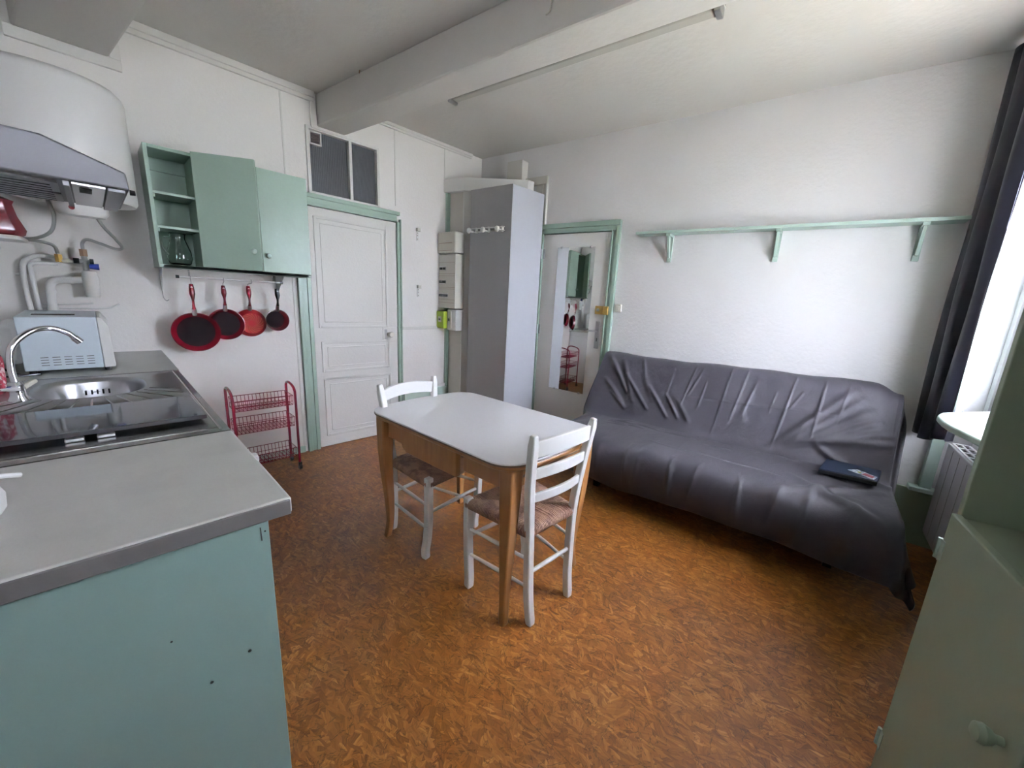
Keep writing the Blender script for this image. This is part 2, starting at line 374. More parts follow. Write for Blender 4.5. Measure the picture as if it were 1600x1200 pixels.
# window wall with a deep recess
RD0, RD1, RZ0, RZ1 = 0.06, 1.50, 0.90, 2.16
mb = MB()
QD0, QD1, QZ0, QZ1 = 2.98, 3.64, 1.95, 2.48        # second window, beside the photographer
for (d0, d1, z0, z1) in [(0.0, RD0, 0, H), (RD1, QD0, 0, H), (QD1, D3, 0, H), (RD0, RD1, 0, RZ0), (RD0, RD1, RZ1, H), (QD0, QD1, 0, QZ0), (QD0, QD1, QZ1, H)]:
    mb.box(XW3, XW3+0.09, d0, d1, z0, z1, FW)
mb.build('wall_right', 'wall', smooth=0, **STR)
mb = MB(); mb.box(-T, P2.x+0.5, yB-T, yB, 0, H)
mb.build('wall_front', 'wall', smooth=0, **STR)

# dark sheets added behind the doors and transom to stop light leaks
MB().box(-T-0.02, -T, -1.9, -0.8, -0.1, H).build('light_block_left', 'dark', smooth=0, **STR)
MB().box(0.6, 1.8, -T-0.02, -T, -0.1, H, FW).build('light_block_back', 'dark', smooth=0, **STR)
# window
wn = thing('window_1', 'x', 'window', W(4.2, 0.89, RZ0)); del wn['label']; del wn['category']; wn['kind'] = 'structure'
mb = MB()
for d in (RD0, RD1-0.06, 0.73): mb.box(3.93, 3.98, d, d+0.06, RZ0, RZ1, FW)
for z in (RZ0, RZ1-0.06): mb.box(3.93, 3.98, RD0, RD1, z, z+0.06, FW)
mb.build('window_frame', 'white', wn, bevel=0.004)
mb = MB(); mb.box(3.952, 3.956, RD0+0.06, 0.73, RZ0+0.06, RZ1-0.06, FW); mb.build('window_pane', 'glass', wn, smooth=0)
mb = MB(); mb.box(3.952, 3.956, 0.79, RD1-0.06, RZ0+0.06, RZ1-0.06, FW); mb.build('window_pane', 'glass', wn, smooth=0)
wn = thing('window_3', 'x', 'window', W(4.2, 3.31, QZ0)); del wn['label']; del wn['category']; wn['kind'] = 'structure'
mb = MB()
for d in (QD0, QD1-0.05): mb.box(3.93, 3.98, d, d+0.05, QZ0, QZ1, FW)
for z in (QZ0, QZ1-0.05): mb.box(3.93, 3.98, QD0, QD1, z, z+0.05, FW)
mb.build('window_frame', 'white', wn, bevel=0.004)
mb = MB(); mb.box(3.952, 3.956, QD0+0.05, QD1-0.05, QZ0+0.05, QZ1-0.05, FW); mb.build('window_pane', 'glass', wn, smooth=0)
# ------------------------------------------------------------------ ceiling beams and trims
def beamz(name, y0, y1, z0, L=4.05):
    a = Vector((0, y0, 0)); b = Vector((0, y1, 0))
    MB().prism([a[:2], (a+E2*L)[:2], (b+E2*L)[:2], b[:2]], z0, H).build(name, 'ceil', bevel=0.012, smooth=0, **STR)
beamz('ceiling_beam', -1.59, -1.385, 2.515)
beamz('ceiling_beam', -2.975, -2.645, 2.51, 4.5)
n_trim = [0]
def trim(name_boxes, m='trim', bev=0.003):
    n_trim[0] += 1; mb = MB()
    for b in name_boxes: mb.box(*b)
    return mb.build('trim_%d' % n_trim[0], m, bevel=bev, smooth=0, **STR)
trim([(0, 0.022, -2.60, -1.605, 2.665, H), (0, 0.035, -2.60, -1.605, 2.69, H)])
trim([(0, 0.018, -1.36, -0.14, 2.69, H), (0, 0.03, -1.36, -0.14, 2.705, H)])
trim([(0, 0.022, -1.632, -1.592, 2.50, 2.665)])                       # beside the beam
trim([(0, 0.022, -1.632, -1.375, 2.492, 2.512)])                      # under the beam
trim([(0, 0.022, -3.0, -2.60, 2.455, 2.508)])
trim([(0, 0.022, -2.643, -2.60, 2.508, 2.665)])
# wall panel joints (battens)
trim([(0, 0.006, -0.972, -0.960, 2.09, 2.69)]); trim([(0, 0.006, -0.462, -0.450, 2.43, 2.69)]); trim([(0, 0.006, -1.826, -1.812, 0.06, 2.665)])
# chair rail and plinth right of the door
trim([(0, 0.012, -0.915, -0.44, 1.005, 1.035)])
trim([(0, 0.020, -0.915, -0.43, 0.40, 0.432)])
MB().box(0, 0.03, -0.915, -0.40, 0.0, 0.40).build('baseboard_left', 'greenlight', bevel=0.004, smooth=0, **STR)
MB().box(0, 0.016, -2.56, -1.815, 0.0, 0.055).build('baseboard_left', 'greenlight', bevel=0.003, smooth=0, **STR)
MB().box(1.62, XW3, 0, 0.02, 0.0, 0.36, FW).build('baseboard_back', 'greenhutch', bevel=0.004, smooth=0, **STR)
MB().box(3.70, XW3, 0, 0.075, 0.36, 0.385, FW).build('baseboard_back', 'greenlight', bevel=0.004, smooth=0, **STR)
mb = MB().box(3.745, 3.80, 0, 0.05, 0.385, H, FW); mb.build('trim_14', 'greenlight', bevel=0.004, smooth=0, **STR)

# ------------------------------------------------------------------ transom above the door
tr = thing('window_2', '', '', (0, -1.39, TZ0)); del tr['label']; del tr['category']; tr['kind'] = 'structure'
mb = MB()
for (y0, y1, z0, z1) in [(-1.672, -1.648, TZ0-0.01, TZ1+0.012), (-1.135, -1.113, TZ0-0.01, TZ1+0.012), (-1.672, -1.113, TZ1-0.006, TZ1+0.014), (-1.672, -1.113, TZ0-0.012, TZ0+0.014)]:
    mb.box(-0.03, 0.014, y0, y1, z0, z1)
mb.build('transom_frame', 'trim', tr, bevel=0.003, smooth=0)
MB().box(-0.03, 0.012, -1.362, -1.338, TZ0, TZ1).build('glazing_bar', 'trim', tr, bevel=0.003, smooth=0)
def ribbed(y0, y1):
    mb = MB(); n = 44
    pts = []
    for i in range(n+1):
        y = y0+(y1-y0)*i/n; pts.append((-0.028 + (0.003 if i % 2 else 0), y))
    mb.prism(pts + [(-0.034, y1), (-0.034, y0)], TZ0+0.012, TZ1-0.004); return mb
ribbed(-1.65, -1.36).build('ribbed_pane', 'transomglass', tr, smooth=0)
ribbed(-1.34, -1.133).build('ribbed_pane', 'transomglass', tr, smooth=0)
g = thing('vent_grille', 'small square white louvred vent in the top corner of the window above the panelled door', 'vent', (-0.02, -1.605, 2.385))
mb = MB()
for (y0, y1, z0, z1) in [(-1.647, -1.638, 2.385, 2.476), (-1.572, -1.563, 2.385, 2.476), (-1.647, -1.563, 2.468, 2.478), (-1.647, -1.563, 2.385, 2.395)]: mb.box(-0.024, 0.008, y0, y1, z0, z1)
mb.build('frame', 'whiteplastic', g, bevel=0.001, smooth=0)
mb = MB()
for k in range(7): mb.box(-0.018, -0.004, -1.640, -1.570, 2.397+k*0.0102, 2.4025+k*0.0102)
mb.build('slats', 'grillebrown', g, smooth=0)

# ------------------------------------------------------------------ door 1, panelled, in the left wall
d1 = thing('door_1', '', '', (0, (DY0+DY1)/2, 0)); del d1['label']; del d1['category']; d1['kind'] = 'structure'
mb = MB()
mb.box(-0.04, 0.005, DY0+0.004, DY1-0.004, 0.008, DZ-0.006)
panels = [(-1.655, -1.06, 1.03, 1.885), (-1.645, -1.045, 0.66, 0.915), (-1.64, -1.04, 0.10, 0.60)]
mb.build('door_leaf', 'trim', d1, bevel=0.002, smooth=0)
for (y0, y1, z0, z1) in panels:
    mb = MB()
    for (a, wd, h) in ((0.0, 0.018, 0.009), (0.045, 0.007, 0.005)):
        A, B, Cc, D = y0+a, y1-a, z0+a, z1-a
        for bx in [(A, A+wd, Cc, D), (B-wd, B, Cc, D), (A+wd, B-wd, Cc, Cc+wd), (A+wd, B-wd, D-wd, D)]:
            mb.box(0.004, 0.005+h, *bx[:2], *bx[2:])
    mb.build('panel_moulding', 'trim', d1, bevel=0.003, smooth=0)
mb = MB()                                                       # green casing, stepped profile
for (a, b, x1) in ((0.0, 0.092, 0.018), (0.0, 0.028, 0.026), (0.062, 0.092, 0.030)):
    mb.box(-0.02, x1, DY0-b, DY0-a, 0, DZ+a); 
for (a, b, x1) in ((0.0, 0.038, 0.018), (0.0, 0.012, 0.026), (0.026, 0.038, 0.030)):
    mb.box(-0.02, x1, DY1+a, DY1+b, 0, DZ+a)
for (a, b, x1) in ((0.0, 0.085, 0.018), (0.0, 0.02, 0.024), (0.055, 0.085, 0.032)):
    mb.box(-0.02, x1, DY0-a, DY1+a*0.45, DZ+a, DZ+b)
mb.build('door_casing', 'green', d1, bevel=0.003, smooth=0)
k = MB(); k.box(0.005, 0.012, -1.115, -0.985, 0.895, 1.03); k.build('lock_plate', 'trim', d1, bevel=0.002, smooth=0)
k = MB(); k.lathe([(0.020, 0), (0.020, .004), (.009, .006), (.009, .022), (.021, .03), (.027, .042), (.022, .056), (.0, .06)], (0.012, -1.055, 0.965), (1, 0, 0)); k.build('door_knob', 'knobglaze', d1)
k = MB(); k.box(0.012, 0.016, -1.10, -1.075, 0.92, 1.01); k.build('key_plate', 'steelsmooth', d1, bevel=0.001)
MB().box(0.0, 0.02, -1.7005, -1.698, 0.01, 1.93).build('hinge_line', 'dark', d1, smooth=0)

# ------------------------------------------------------------------ door 2 in the sofa wall
d2 = thing('door_2', '', '', W(1.18, 0, 0)); del d2['label']; del d2['category']; d2['kind'] = 'structure'
MB().box(0.838, 1.537, -0.035, 0.004, 0.008, 1.958, FW).build('door_leaf', 'trim', d2, bevel=0.002, smooth=0)
mb = MB()
mb.box(0.775, 0.834, -0.03, 0.02, 0, 1.965, FW); mb.box(0.775, 0.80, -0.03, 0.03, 0, 1.99, FW)
mb.box(1.541, 1.615, -0.03, 0.02, 0, 1.965, FW); mb.box(1.585, 1.617, -0.03, 0.034, 0, 2.0, FW); mb.box(1.541, 1.555, -0.03, 0.03, 0, 1.965, FW)
mb.box(0.775, 1.615, -0.03, 0.02, 1.965, 2.042, FW); mb.box(0.775, 1.617, -0.03, 0.036, 2.005, 2.046, FW); mb.box(0.80, 1.59, -0.03, 0.028, 1.965, 1.98, FW)
mb.build('door_casing', 'green', d2, bevel=0.003, smooth=0)
for z in (1.74, 1.03):
    k = MB(); k.tube([W(0.836, 0.03, z), W(0.836, 0.03, z+0.09)], 0.006, 8); k.box(0.838, 0.86, 0.004, 0.008, z, z+0.09, FW); k.build('hinge', 'steelsmooth', d2)
hp = MB().box(1.462, 1.508, 0.004, 0.012, 0.955, 1.20, FW).build('handle_plate', 'steelsmooth', d2, bevel=0.004)
MB().tube([W(1.486, 0.010, 1.115), W(1.486, 0.05, 1.115), W(1.475, 0.058, 1.115), W(1.375, 0.056, 1.112)], 0.0085, 10).build('lever_handle', 'steelsmooth', hp)
MB().box(1.482, 1.490, 0.0121, 0.0128, 1.02, 1.05, FW).build('keyhole', 'black', hp)
lk = MB().box(1.455, 1.535, 0.004, 0.034, 1.262, 1.335, FW).build('rim_lock', 'brass', d2, bevel=0.003)
MB().lathe([(0.014, 0), (0.014, .012), (.008, .014), (.008, .024), (0, .024)], W(1.485, 0.034, 1.30), N2).build('lock_cylinder', 'steelsmooth', lk)
MB().box(1.541, 1.585, 0.030, 0.050, 1.262, 1.335, FW).build('lock_keeper', 'brass', d2, bevel=0.003)

m_ = thing('wall_mirror', 'tall narrow frameless mirror clipped to the white door beside the sofa', 'mirror', W(1.2, 0.007, 0.512))
MB().box(1.01, 1.395, 0.007, 0.012, 0.512, 1.838, FW).build('mirror_glass', 'mirror', m_, smooth=0)
for s, z in ((1.05, 1.838), (1.35, 1.838), (1.08, 0.512), (1.35, 0.512)):
    k = MB(); k.box(s-0.007, s+0.007, 0.005, 0.018, z-0.010, z+0.008, FW); k.lathe([(0.008, 0), (0.007, .004), (0, .005)], W(s, 0.018, z), N2, 10); k.build('mirror_clip', 'steelsmooth', m_)

sw = thing('light_switch', 'rounded cream light switch on the wall right of the mirrored door', 'switch', W(1.66, 0.0, 1.30))
MB().box(1.632, 1.695, 0, 0.022, 1.292, 1.360, FW).build('housing', 'knobglaze', sw, bevel=0.008, seg=3)
MB().box(1.650, 1.677, 0.022, 0.027, 1.308, 1.345, FW).build('rocker', 'knobglaze', sw, bevel=0.002)

# ------------------------------------------------------------------ corner closet and grey cupboard
cl = thing('corner_closet', 'cream boxed-in corner closet with a white ledge beside the grey cupboard', 'closet', (0.14, -0.25, 0))
MB().prism([(0.002, -0.405), (0.225, -0.375), (0.232, -0.30), (0.002, -0.30)], 0, 2.31).build('side_panel', 'cream', cl, smooth=0)
MB().prism([(0.226, -0.401), (0.240, -0.401), (0.290, -0.318), (0.232, -0.300)], 0, 2.308).build('corner_post', 'trim', cl, bevel=0.002, smooth=0)
MB().box(0.0, 0.03, -0.44, -0.405, 0, 2.31).build('green_edge', 'green', cl, smooth=0)
MB().prism([(0.002, -0.465), (0.236, -0.405), (0.708, -0.033), (0.716, 0.04), (0.02, -0.02)], 2.312, 2.425).build('ledge', 'trim', cl, bevel=0.002, smooth=0)
gc = thing('grey_cupboard', 'tall grey painted cupboard standing in the corner left of the mirrored door', 'cupboard', (0.62, -0.22, 0))
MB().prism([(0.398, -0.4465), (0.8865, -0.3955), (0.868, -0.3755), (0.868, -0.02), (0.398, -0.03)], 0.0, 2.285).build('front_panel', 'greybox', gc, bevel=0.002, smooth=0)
MB().prism([(0.888, -0.394), (0.888, 0.0), (0.8695, 0.0), (0.8695, -0.376)], 0.0, 2.285).build('side_panel', 'greylit', gc, bevel=0.001, smooth=0, label='side panel tinted lighter lilac-grey for the window light')
# trims on the wall over the closet
MB().box(0.775, 0.80, 0, 0.02, 2.046, 2.40, FW).build('trim_15', 'cream', smooth=0, **STR)
MB().box(0.835, 0.85, 0, 0.025, 2.046, 2.47, FW).build('trim_16', 'trim', smooth=0, bevel=0.002, **STR)
MB().box(0.60, 0.85, 0, 0.03, 2.40, 2.47, FW).build('trim_17', 'cream', smooth=0, bevel=0.002, **STR)
MB().box(0.72, 0.835, 0, 0.012, 2.046, 2.40, FW).build('trim_18', 'cream', smooth=0, **STR)
MB().box(0.42, 0.60, 0, 0.09, 2.425, 2.62, FW).build('trim_19', 'cream', smooth=0, bevel=0.003, **STR)

ch = thing('coat_rack', 'white three-peg coat rack with round knobs on the grey cupboard', 'coat rack', W(0.56, 0.497, 1.90))
mb = MB()
for z in (1.918, 1.948): mb.tube([W(0.385, 0.517, z), W(0.775, 0.517, z)], 0.005, 8)
for s in (0.44, 0.59, 0.745): mb.box(s-0.006, s+0.006, 0.4975, 0.518, 1.91, 1.956, FW)
mb.build('rail', 'whiteplastic', ch)
for s in (0.385, 0.55, 0.715):
    MB().lathe([(0.007, 0), (0.007, .035), (.014, .042), (.024, .05), (.024, .060), (.016, .068), (0, .07)], W(s+0.02, 0.512, 1.925), N2, 20).build('peg', 'whiteplastic', ch)

# ------------------------------------------------------------------ electric boxes on the closet side
eb = thing('fuse_box', 'ivory electrical fuse box with three rows of switches on the corner closet', 'fuse box', (0.15, -0.47, 1.22))
MB().box(0.005, 0.275, -0.515, -0.408, 1.222, 1.735).build('breaker_housing', 'offplastic', eb, bevel=0.004)
MB().box(0.0, 0.28, -0.530, -0.408, 1.742, 1.935).build('upper_cover', 'offplastic', eb, bevel=0.014, seg=3)
MB().box(0.03, 0.24, -0.5325, -0.530, 1.83, 1.834).box(0.03, 0.24, -0.5325, -0.530, 1.762, 1.765).build('cover_seam', 'copper', eb)
for z, x0, x1, nn in ((1.60, 0.03, 0.13, 2), (1.475, 0.02, 0.13, 5), (1.345, 0.02, 0.165, 8)):
    MB().box(x0, x1, -0.519, -0.514, z-0.022, z+0.022).build('breaker_row', 'trim', eb, smooth=0)
    mb = MB()
    for q in range(nn):
        a = x0+(x1-x0)*(q+0.15)/nn; mb.box(a, a+(x1-x0)*0.7/nn, -0.526, -0.519, z-0.012, z+0.010)
    mb.build('breaker_switch', 'black', eb, smooth=0)
mb = MB()
for z in (1.655, 1.55, 1.53, 1.42, 1.405, 1.305, 1.275): mb.box(0.012, 0.27, -0.5165, -0.514, z, z+0.0025)
mb.build('row_seam', 'copper', eb, smooth=0)
mt = thing('electric_meter', 'lime green and white electric meter under the ivory fuse box', 'meter', (0.14, -0.5, 1.01))
MB().box(-0.0, 0.125, -0.535, -0.445, 1.020, 1.188).build('green_case', 'lime', mt, bevel=0.006, label='lime green meter case')
MB().box(0.035, 0.085, -0.539, -0.535, 1.08, 1.135).build('display', 'offplastic', mt, bevel=0.001)
MB().box(0.045, 0.075, -0.541, -0.539, 1.098, 1.116).build('readout', 'black', mt)
MB().box(0.130, 0.275, -0.500, -0.408, 1.008, 1.212).build('white_case', 'white', mt, bevel=0.008)
MB().box(0.150, 0.205, -0.508, -0.500, 1.03, 1.195).build('breaker_plate', 'offplastic', mt, bevel=0.003)
MB().box(0.168, 0.186, -0.516, -0.508, 1.10, 1.125).build('breaker_switch', 'black', mt)

# ------------------------------------------------------------------ small clips left on the wall
def wallclip(y, z, label):
    k = thing('wall_bracket', label, 'bracket', (0, y, z), group=None)
    MB().box(0, 0.006, y-0.012, y+0.012, z-0.055, z+0.05).build('plate', 'whiteplastic', k, bevel=0.002)
    MB().prism([(0.006, y-0.02), (0.028, y-0.012), (0.028, y+0.02), (0.006, y+0.024)], z+0.025, z+0.055).build('arm', 'offplastic', k, bevel=0.002)
    for dz in (-0.042, -0.01, 0.012): MB().lathe([(0.004, 0), (0.003, .002), (0, .002)], (0.006, y, z+dz), (1, 0, 0), 8).build('screw', 'copper', k)
wallclip(-0.751, 1.885, 'small worn plastic bracket high on the white wall right of the panelled door, upper one')
wallclip(-0.745, 1.370, 'small worn plastic bracket on the white wall right of the panelled door, lower one')

# ------------------------------------------------------------------ fluorescent lamp
lp = thing('tube_lamp', 'long off-white fluorescent batten lamp on the ceiling beside the beam', 'ceiling lamp', (1.78, -0.97, 2.63))
A = Vector((0.945, -1.105, 0)); L = 1.70; n_ = Vector((-E2.y, E2.x, 0))
def lam(a0, a1, b0, b1, z0, z1):
    mb = MB(); vs = []
    p = [A+E2*a0+n_*b0, A+E2*a1+n_*b0, A+E2*a1+n_*b1, A+E2*a0+n_*b1]
    mb.prism([q[:2] for q in p], z0, z1); return mb
lam(0, L, 0.006, 0.079, 2.712, 2.7295).build('gap_shadow_strip', 'black', lp, smooth=0)  # black strip stands in for the shadow in the gap above the housing
lam(0, L, -0.004, 0.089, 2.660, 2.667).build('housing_lip', 'trim', lp, bevel=0.002, smooth=0)
lam(0, L, 0.0, 0.085, 2.667, 2.718).build('housing', 'lampbody', lp, bevel=0.003, smooth=0)
dd = lam(0.03, L-0.03, 0.012, 0.078, 2.628, 2.660); dd.build('diffuser', 'diff', lp, bevel=0.012, seg=3)
for a in (0.0, L-0.028):
    mb = MB(); p = A+E2*a+n_*0.045
    mb.prism([q[:2] for q in (p-n_*0.034, p+E2*0.027-n_*0.034, p+E2*0.027+n_*0.034, p+n_*0.034)], 2.618, 2.660); mb.build('end_socket', 'steelsmooth', lp, bevel=0.003)
hk = tagged(MB().tube(bez([(0.60, -1.528, H), (0.60, -1.532, H-0.014), (0.608, -1.536, H-0.022), (0.614, -1.537, H-0.012)], 4), 0.003, 6).build('ceiling_hook', 'copper'), 'tiny dark hook left in the ceiling edge beside the big beam', 'hook')
o_ = tagged(MB().tube(bez([W(1.895, 1.582, 2.68), W(1.893, 1.584, 2.64), W(1.885, 1.586, 2.60), W(1.865, 1.584, 2.592)], 5), 0.003, 6).build('cable_stub', 'offplastic'), 'short bent cable stub on the side of the ceiling beam', 'cable')

# ------------------------------------------------------------------ kitchen run
ZT = 0.90
wk = MB(); wk.box(0.0, 0.775, YW4, -2.605, 0.868, ZT)
wk.build('worktop', 'laminatelight', bevel=0.004, label='pale grey worktop in the corner under the microwave', cat='worktop')
bc = thing('corner_base_cabinet', 'white base cabinet under the corner worktop and steel sink', 'cabinet', (0.85, -2.93, 0))
MB().box(0.01, 1.36, YW4+0.02, -2.64, 0.0, 0.742).build('body', 'white', bc, bevel=0.003)
MB().box(0.01, 1.36, -2.652, -2.64, 0.742, 0.861).build('fascia', 'white', bc, bevel=0.002)
for (a, b) in ((0.02, 0.62), (0.64, 1.34)): 
    dr = MB().box(a, b, -2.64, -2.62, 0.08, 0.79).build('cabinet_door', 'white', bc, bevel=0.003)
    MB().box(b-0.05, b-0.03, -2.62, -2.605, 0.62, 0.74).build('handle', 'steelsmooth', dr, bevel=0.003)
fg = thing('mini_fridge', 'white mini fridge under the steel hob, its door edge showing past the counter', 'fridge', (1.65, -2.92, 0))
MB().box(1.385, 1.93, YW4+0.02, -2.63, 0.0, 0.79).build('body', 'white', fg, bevel=0.006)
fd = MB().box(1.385, 1.93, -2.625, -2.562, 0.05, 0.79).build('fridge_door', 'white', fg, bevel=0.010, seg=3)
MB().box(1.87, 1.91, -2.562, -2.535, 0.70, 0.78).build('handle', 'white', fd, bevel=0.004)

# steel top with an oval bowl
st = thing('steel_sink_top', 'stainless steel kitchenette top with oval sink bowl, drainer and hob', 'sink', (1.36, -2.92, 0.81))
X0, X1, Y0, Y1 = 0.777, 1.948, YW4, -2.612
bcx, bcy, brx, bry = 1.065, -2.905, 0.195, 0.155
def steel_top():
    bm_v = []; mb = MB(); N = 48
    # ring of the rectangle and ring of the bowl with matching angles
    outer = []; inner = []
    for i in range(N):
        a = 2*PI*i/N; ca, sa = math.cos(a), math.sin(a)
        # cast to rectangle around bowl: x 0.80..1.44
        rx0, rx1, ry0, ry1 = X0-bcx, 1.46-bcx, Y0-bcy, Y1-bcy
        t = 1e9
        if ca > 1e-6: t = min(t, rx1/ca)
        if ca < -1e-6: t = min(t, rx0/ca)
        if sa > 1e-6: t = min(t, ry1/sa)
        if sa < -1e-6: t = min(t, ry0/sa)
        outer.append(Vector((bcx+ca*t, bcy+sa*t, ZT)))
    def bowl(k, z):
        out = []
        for i in range(N):
            a = 2*PI*i/N; ca, sa = math.cos(a), math.sin(a); e = 2/2.6
            out.append(Vector((bcx+k*brx*math.copysign(abs(ca)**e, ca), bcy+k*bry*math.copysign(abs(sa)**e, sa), z)))
        return out
    rings = [outer, bowl(1.06, ZT), bowl(1.03, ZT+0.002), bowl(1.0, ZT-0.002), bowl(0.97, ZT-0.02), bowl(0.93, ZT-0.08), bowl(0.86, ZT-0.125), bowl(0.72, ZT-0.145), bowl(0.2, ZT-0.15)]
    base = 0
    for r in rings: mb.v += r
    for q in range(len(rings)-1):
        for i in range(N):
            mb.f.append((q*N+i, q*N+(i+1) % N, (q+1)*N+(i+1) % N, (q+1)*N+i))
    mb.f.append(tuple((len(rings)-1)*N+i for i in range(N)))
    return mb
o = steel_top().build('sink_bowl', 'steelsmooth', st, smooth=50, solid=0.0015)
# corners of the cast rectangle
mb = MB()
mb.box(1.46, X1, Y0, Y1, ZT-0.0015, ZT+0.0005)
mb.box(X0, X1, Y1-0.0015, Y1+0.0015, 0.862, ZT)                              # front lip
mb.box(X1-0.0015, X1, Y0, Y1, 0.862, ZT)
mb.build('hob_plate', 'steel', st, smooth=0)
mb = MB()
mb.tube([(0.80, -2.632, ZT+0.001), (1.93, -2.632, ZT+0.001)], 0.004, 6, flat=0.6)
mb.tube([(0.80, -3.2, ZT+0.001), (0.80, -2.632, ZT+0.001)], 0.004, 6, flat=0.6)
mb.tube([(1.905, -3.2, ZT+0.001), (1.905, -2.632, ZT+0.001)], 0.004, 6, flat=0.6)
mb.build('raised_edge', 'steel', st)
mb = MB()                                                                  # fan of drainer ribs
for i in range(13):
    a = math.radians(-62 + i*10.3)
    p = Vector((bcx+math.cos(a)*0.225, bcy+math.sin(a)*0.185, ZT)); q = Vector((min(1.47, bcx+math.cos(a)*0.43), bcy+math.sin(a)*0.33, ZT))
    if q.y > -2.655: q.y = -2.655
    mb.tube([p, q], [0.0025, 0.0045], 6, flat=0.9)
mb.tube([(1.484, -3.2, ZT), (1.484, -2.665, ZT)], 0.004, 6, flat=0.7)
mb.build('drainer_ribs', 'steel', st)
mb = MB()
for i, (x, y) in enumerate([(0, -0.035), (0, -0.017), (0, 0.0), (0, 0.017), (0, 0.035)]):
    z0 = ZT-0.056; mb.tube([(bcx-0.184+abs(y)*0.15, bcy+0.01+y, z0-0.010), (bcx-0.186+abs(y)*0.15, bcy+0.01+y, z0+0.010)], 0.0035, 6)
mb.tube([(bcx-0.185, bcy-0.007, z0), (bcx-0.185, bcy+0.027, z0)], 0.0022, 6)
mb.build('overflow_slots', 'slot', st)
# hob lid, folded down
lid = thing('hob_lid', 'dark glossy glass lid folded flat over the hob in the steel top', 'hob lid', (1.66, -2.92, ZT+0.002))
MB().box(1.50, 1.812, -3.18, -2.648, ZT+0.0175, ZT+0.0235).build('glass_panel', 'darkglass', lid, bevel=0.002)
MB().box(1.812, 1.818, -3.18, -2.648, ZT+0.012, ZT+0.0245).build('black_edge', 'black', lid, bevel=0.001)
for y in (-2.955, -2.895):
    k = MB(); k.box(1.812, 1.836, y-0.0, y+0.036, ZT+0.001, ZT+0.011); k.build('hinge', 'steelsmooth', lid, bevel=0.003)

# front worktop, with end panel below
wk2 = thing('front_worktop', 'grey laminate worktop nearest the camera with a rounded dark edge', 'worktop', (2.24, -2.93, 0.862))
MB().box(1.951, 2.522, YW4, -2.608, 0.862, ZT).build('board', 'laminate', wk2, bevel=0.006, seg=3)
MB().box(2.5222, 2.527, YW4, -2.612, 0.8625, 0.898).build('edge_strip', 'laminateedge', wk2, bevel=0.0022, label='darker grey edge strip')
cb = thing('end_cabinet', 'blue-green painted cabinet end panel under the front worktop', 'cabinet', (2.23, -2.95, 0))
MB().box(2.49, 2.506, YW4, -2.652, 0.0, 0.861).build('end_panel', 'greenpanel', cb, bevel=0.002)
MB().box(1.955, 2.49, YW4, -2.67, 0.0, 0.861).build('body', 'white', cb, bevel=0.002)
dr = MB().box(1.96, 2.488, -2.67, -2.653, 0.06, 0.855).build('cabinet_door', 'greenpanel', cb, bevel=0.002)
MB().lathe([(0.007, 0), (0.007, .012), (.015, .02), (.012, .03), (0, .032)], (2.02, -2.653, 0.5), (0, 1, 0), 14).build('knob', 'greenpanel', dr)
for (y, z, r) in [(-2.71, 0.55, 0.0035), (-2.78, 0.52, 0.003), (-2.83, 0.66, 0.002), (-3.06, 0.79, 0.0025), (-3.04, 0.74, 0.0025), (-2.66, 0.83, 0.002)]:
    MB().lathe([(r, 0), (r, 0.0006), (0, 0.0006)], (2.506, y, z), (1, 0, 0), 8).build('screw_hole', 'slot', cb)
mb = MB(); mb.tube([(2.5062, -2.668, 0.842), (2.5062, -2.667, 0.81)], 0.0012, 5)
mb.build('scratch', 'slot', cb)

# faucet
fx, fy = 1.20, -3.078
fa = thing('faucet', 'chrome swan-neck tap arching over the sink at the left edge', 'tap', (fx, fy, ZT))
MB().lathe([(0.026, 0), (0.026, .006), (.019, .02), (.017, .05), (.020, .06), (.016, .07), (0, .07)], (fx, fy, ZT)).build('tap_body', 'chrome', fa)
sp_ = bez([(fx, fy, ZT+0.06), (fx-0.01, fy-0.003, ZT+0.12), (fx-0.02, fy+0.008, ZT+0.19), (fx-0.045, fy+0.05, ZT+0.238), (fx-0.070, fy+0.095, ZT+0.250), (fx-0.085, fy+0.135, ZT+0.232), (fx-0.092, fy+0.155, ZT+0.207)], 8)
MB().tube(sp_, 0.0095, 14).build('spout', 'chrome', fa)
e_ = sp_[-1]; t_ = (sp_[-1]-sp_[-2]).normalized()
MB().tube([e_-t_*0.004, e_+t_*0.018], 0.0125, 14).build('aerator', 'chrome', fa)
hd = MB().tube([(fx+0.012, fy+0.0, ZT+0.045), (fx+0.035, fy-0.01, ZT+0.05), (fx+0.06, fy-0.03, ZT+0.055)], [0.012, 0.013, 0.006], 10, flat=0.6).build('tap_handle', 'white', fa)
MB().lathe([(0.006, 0), (0.005, .002), (0, .002)], (fx+0.038, fy-0.012, ZT+0.0585), (0, 0, 1), 10).build('cold_mark', 'blue', hd)
MB().tube([(fx-0.015, fy+0.012, ZT+0.045), (fx-0.05, fy+0.04, ZT+0.06)], [0.010, 0.008], 10).build('tap_handle', 'offplastic', fa)

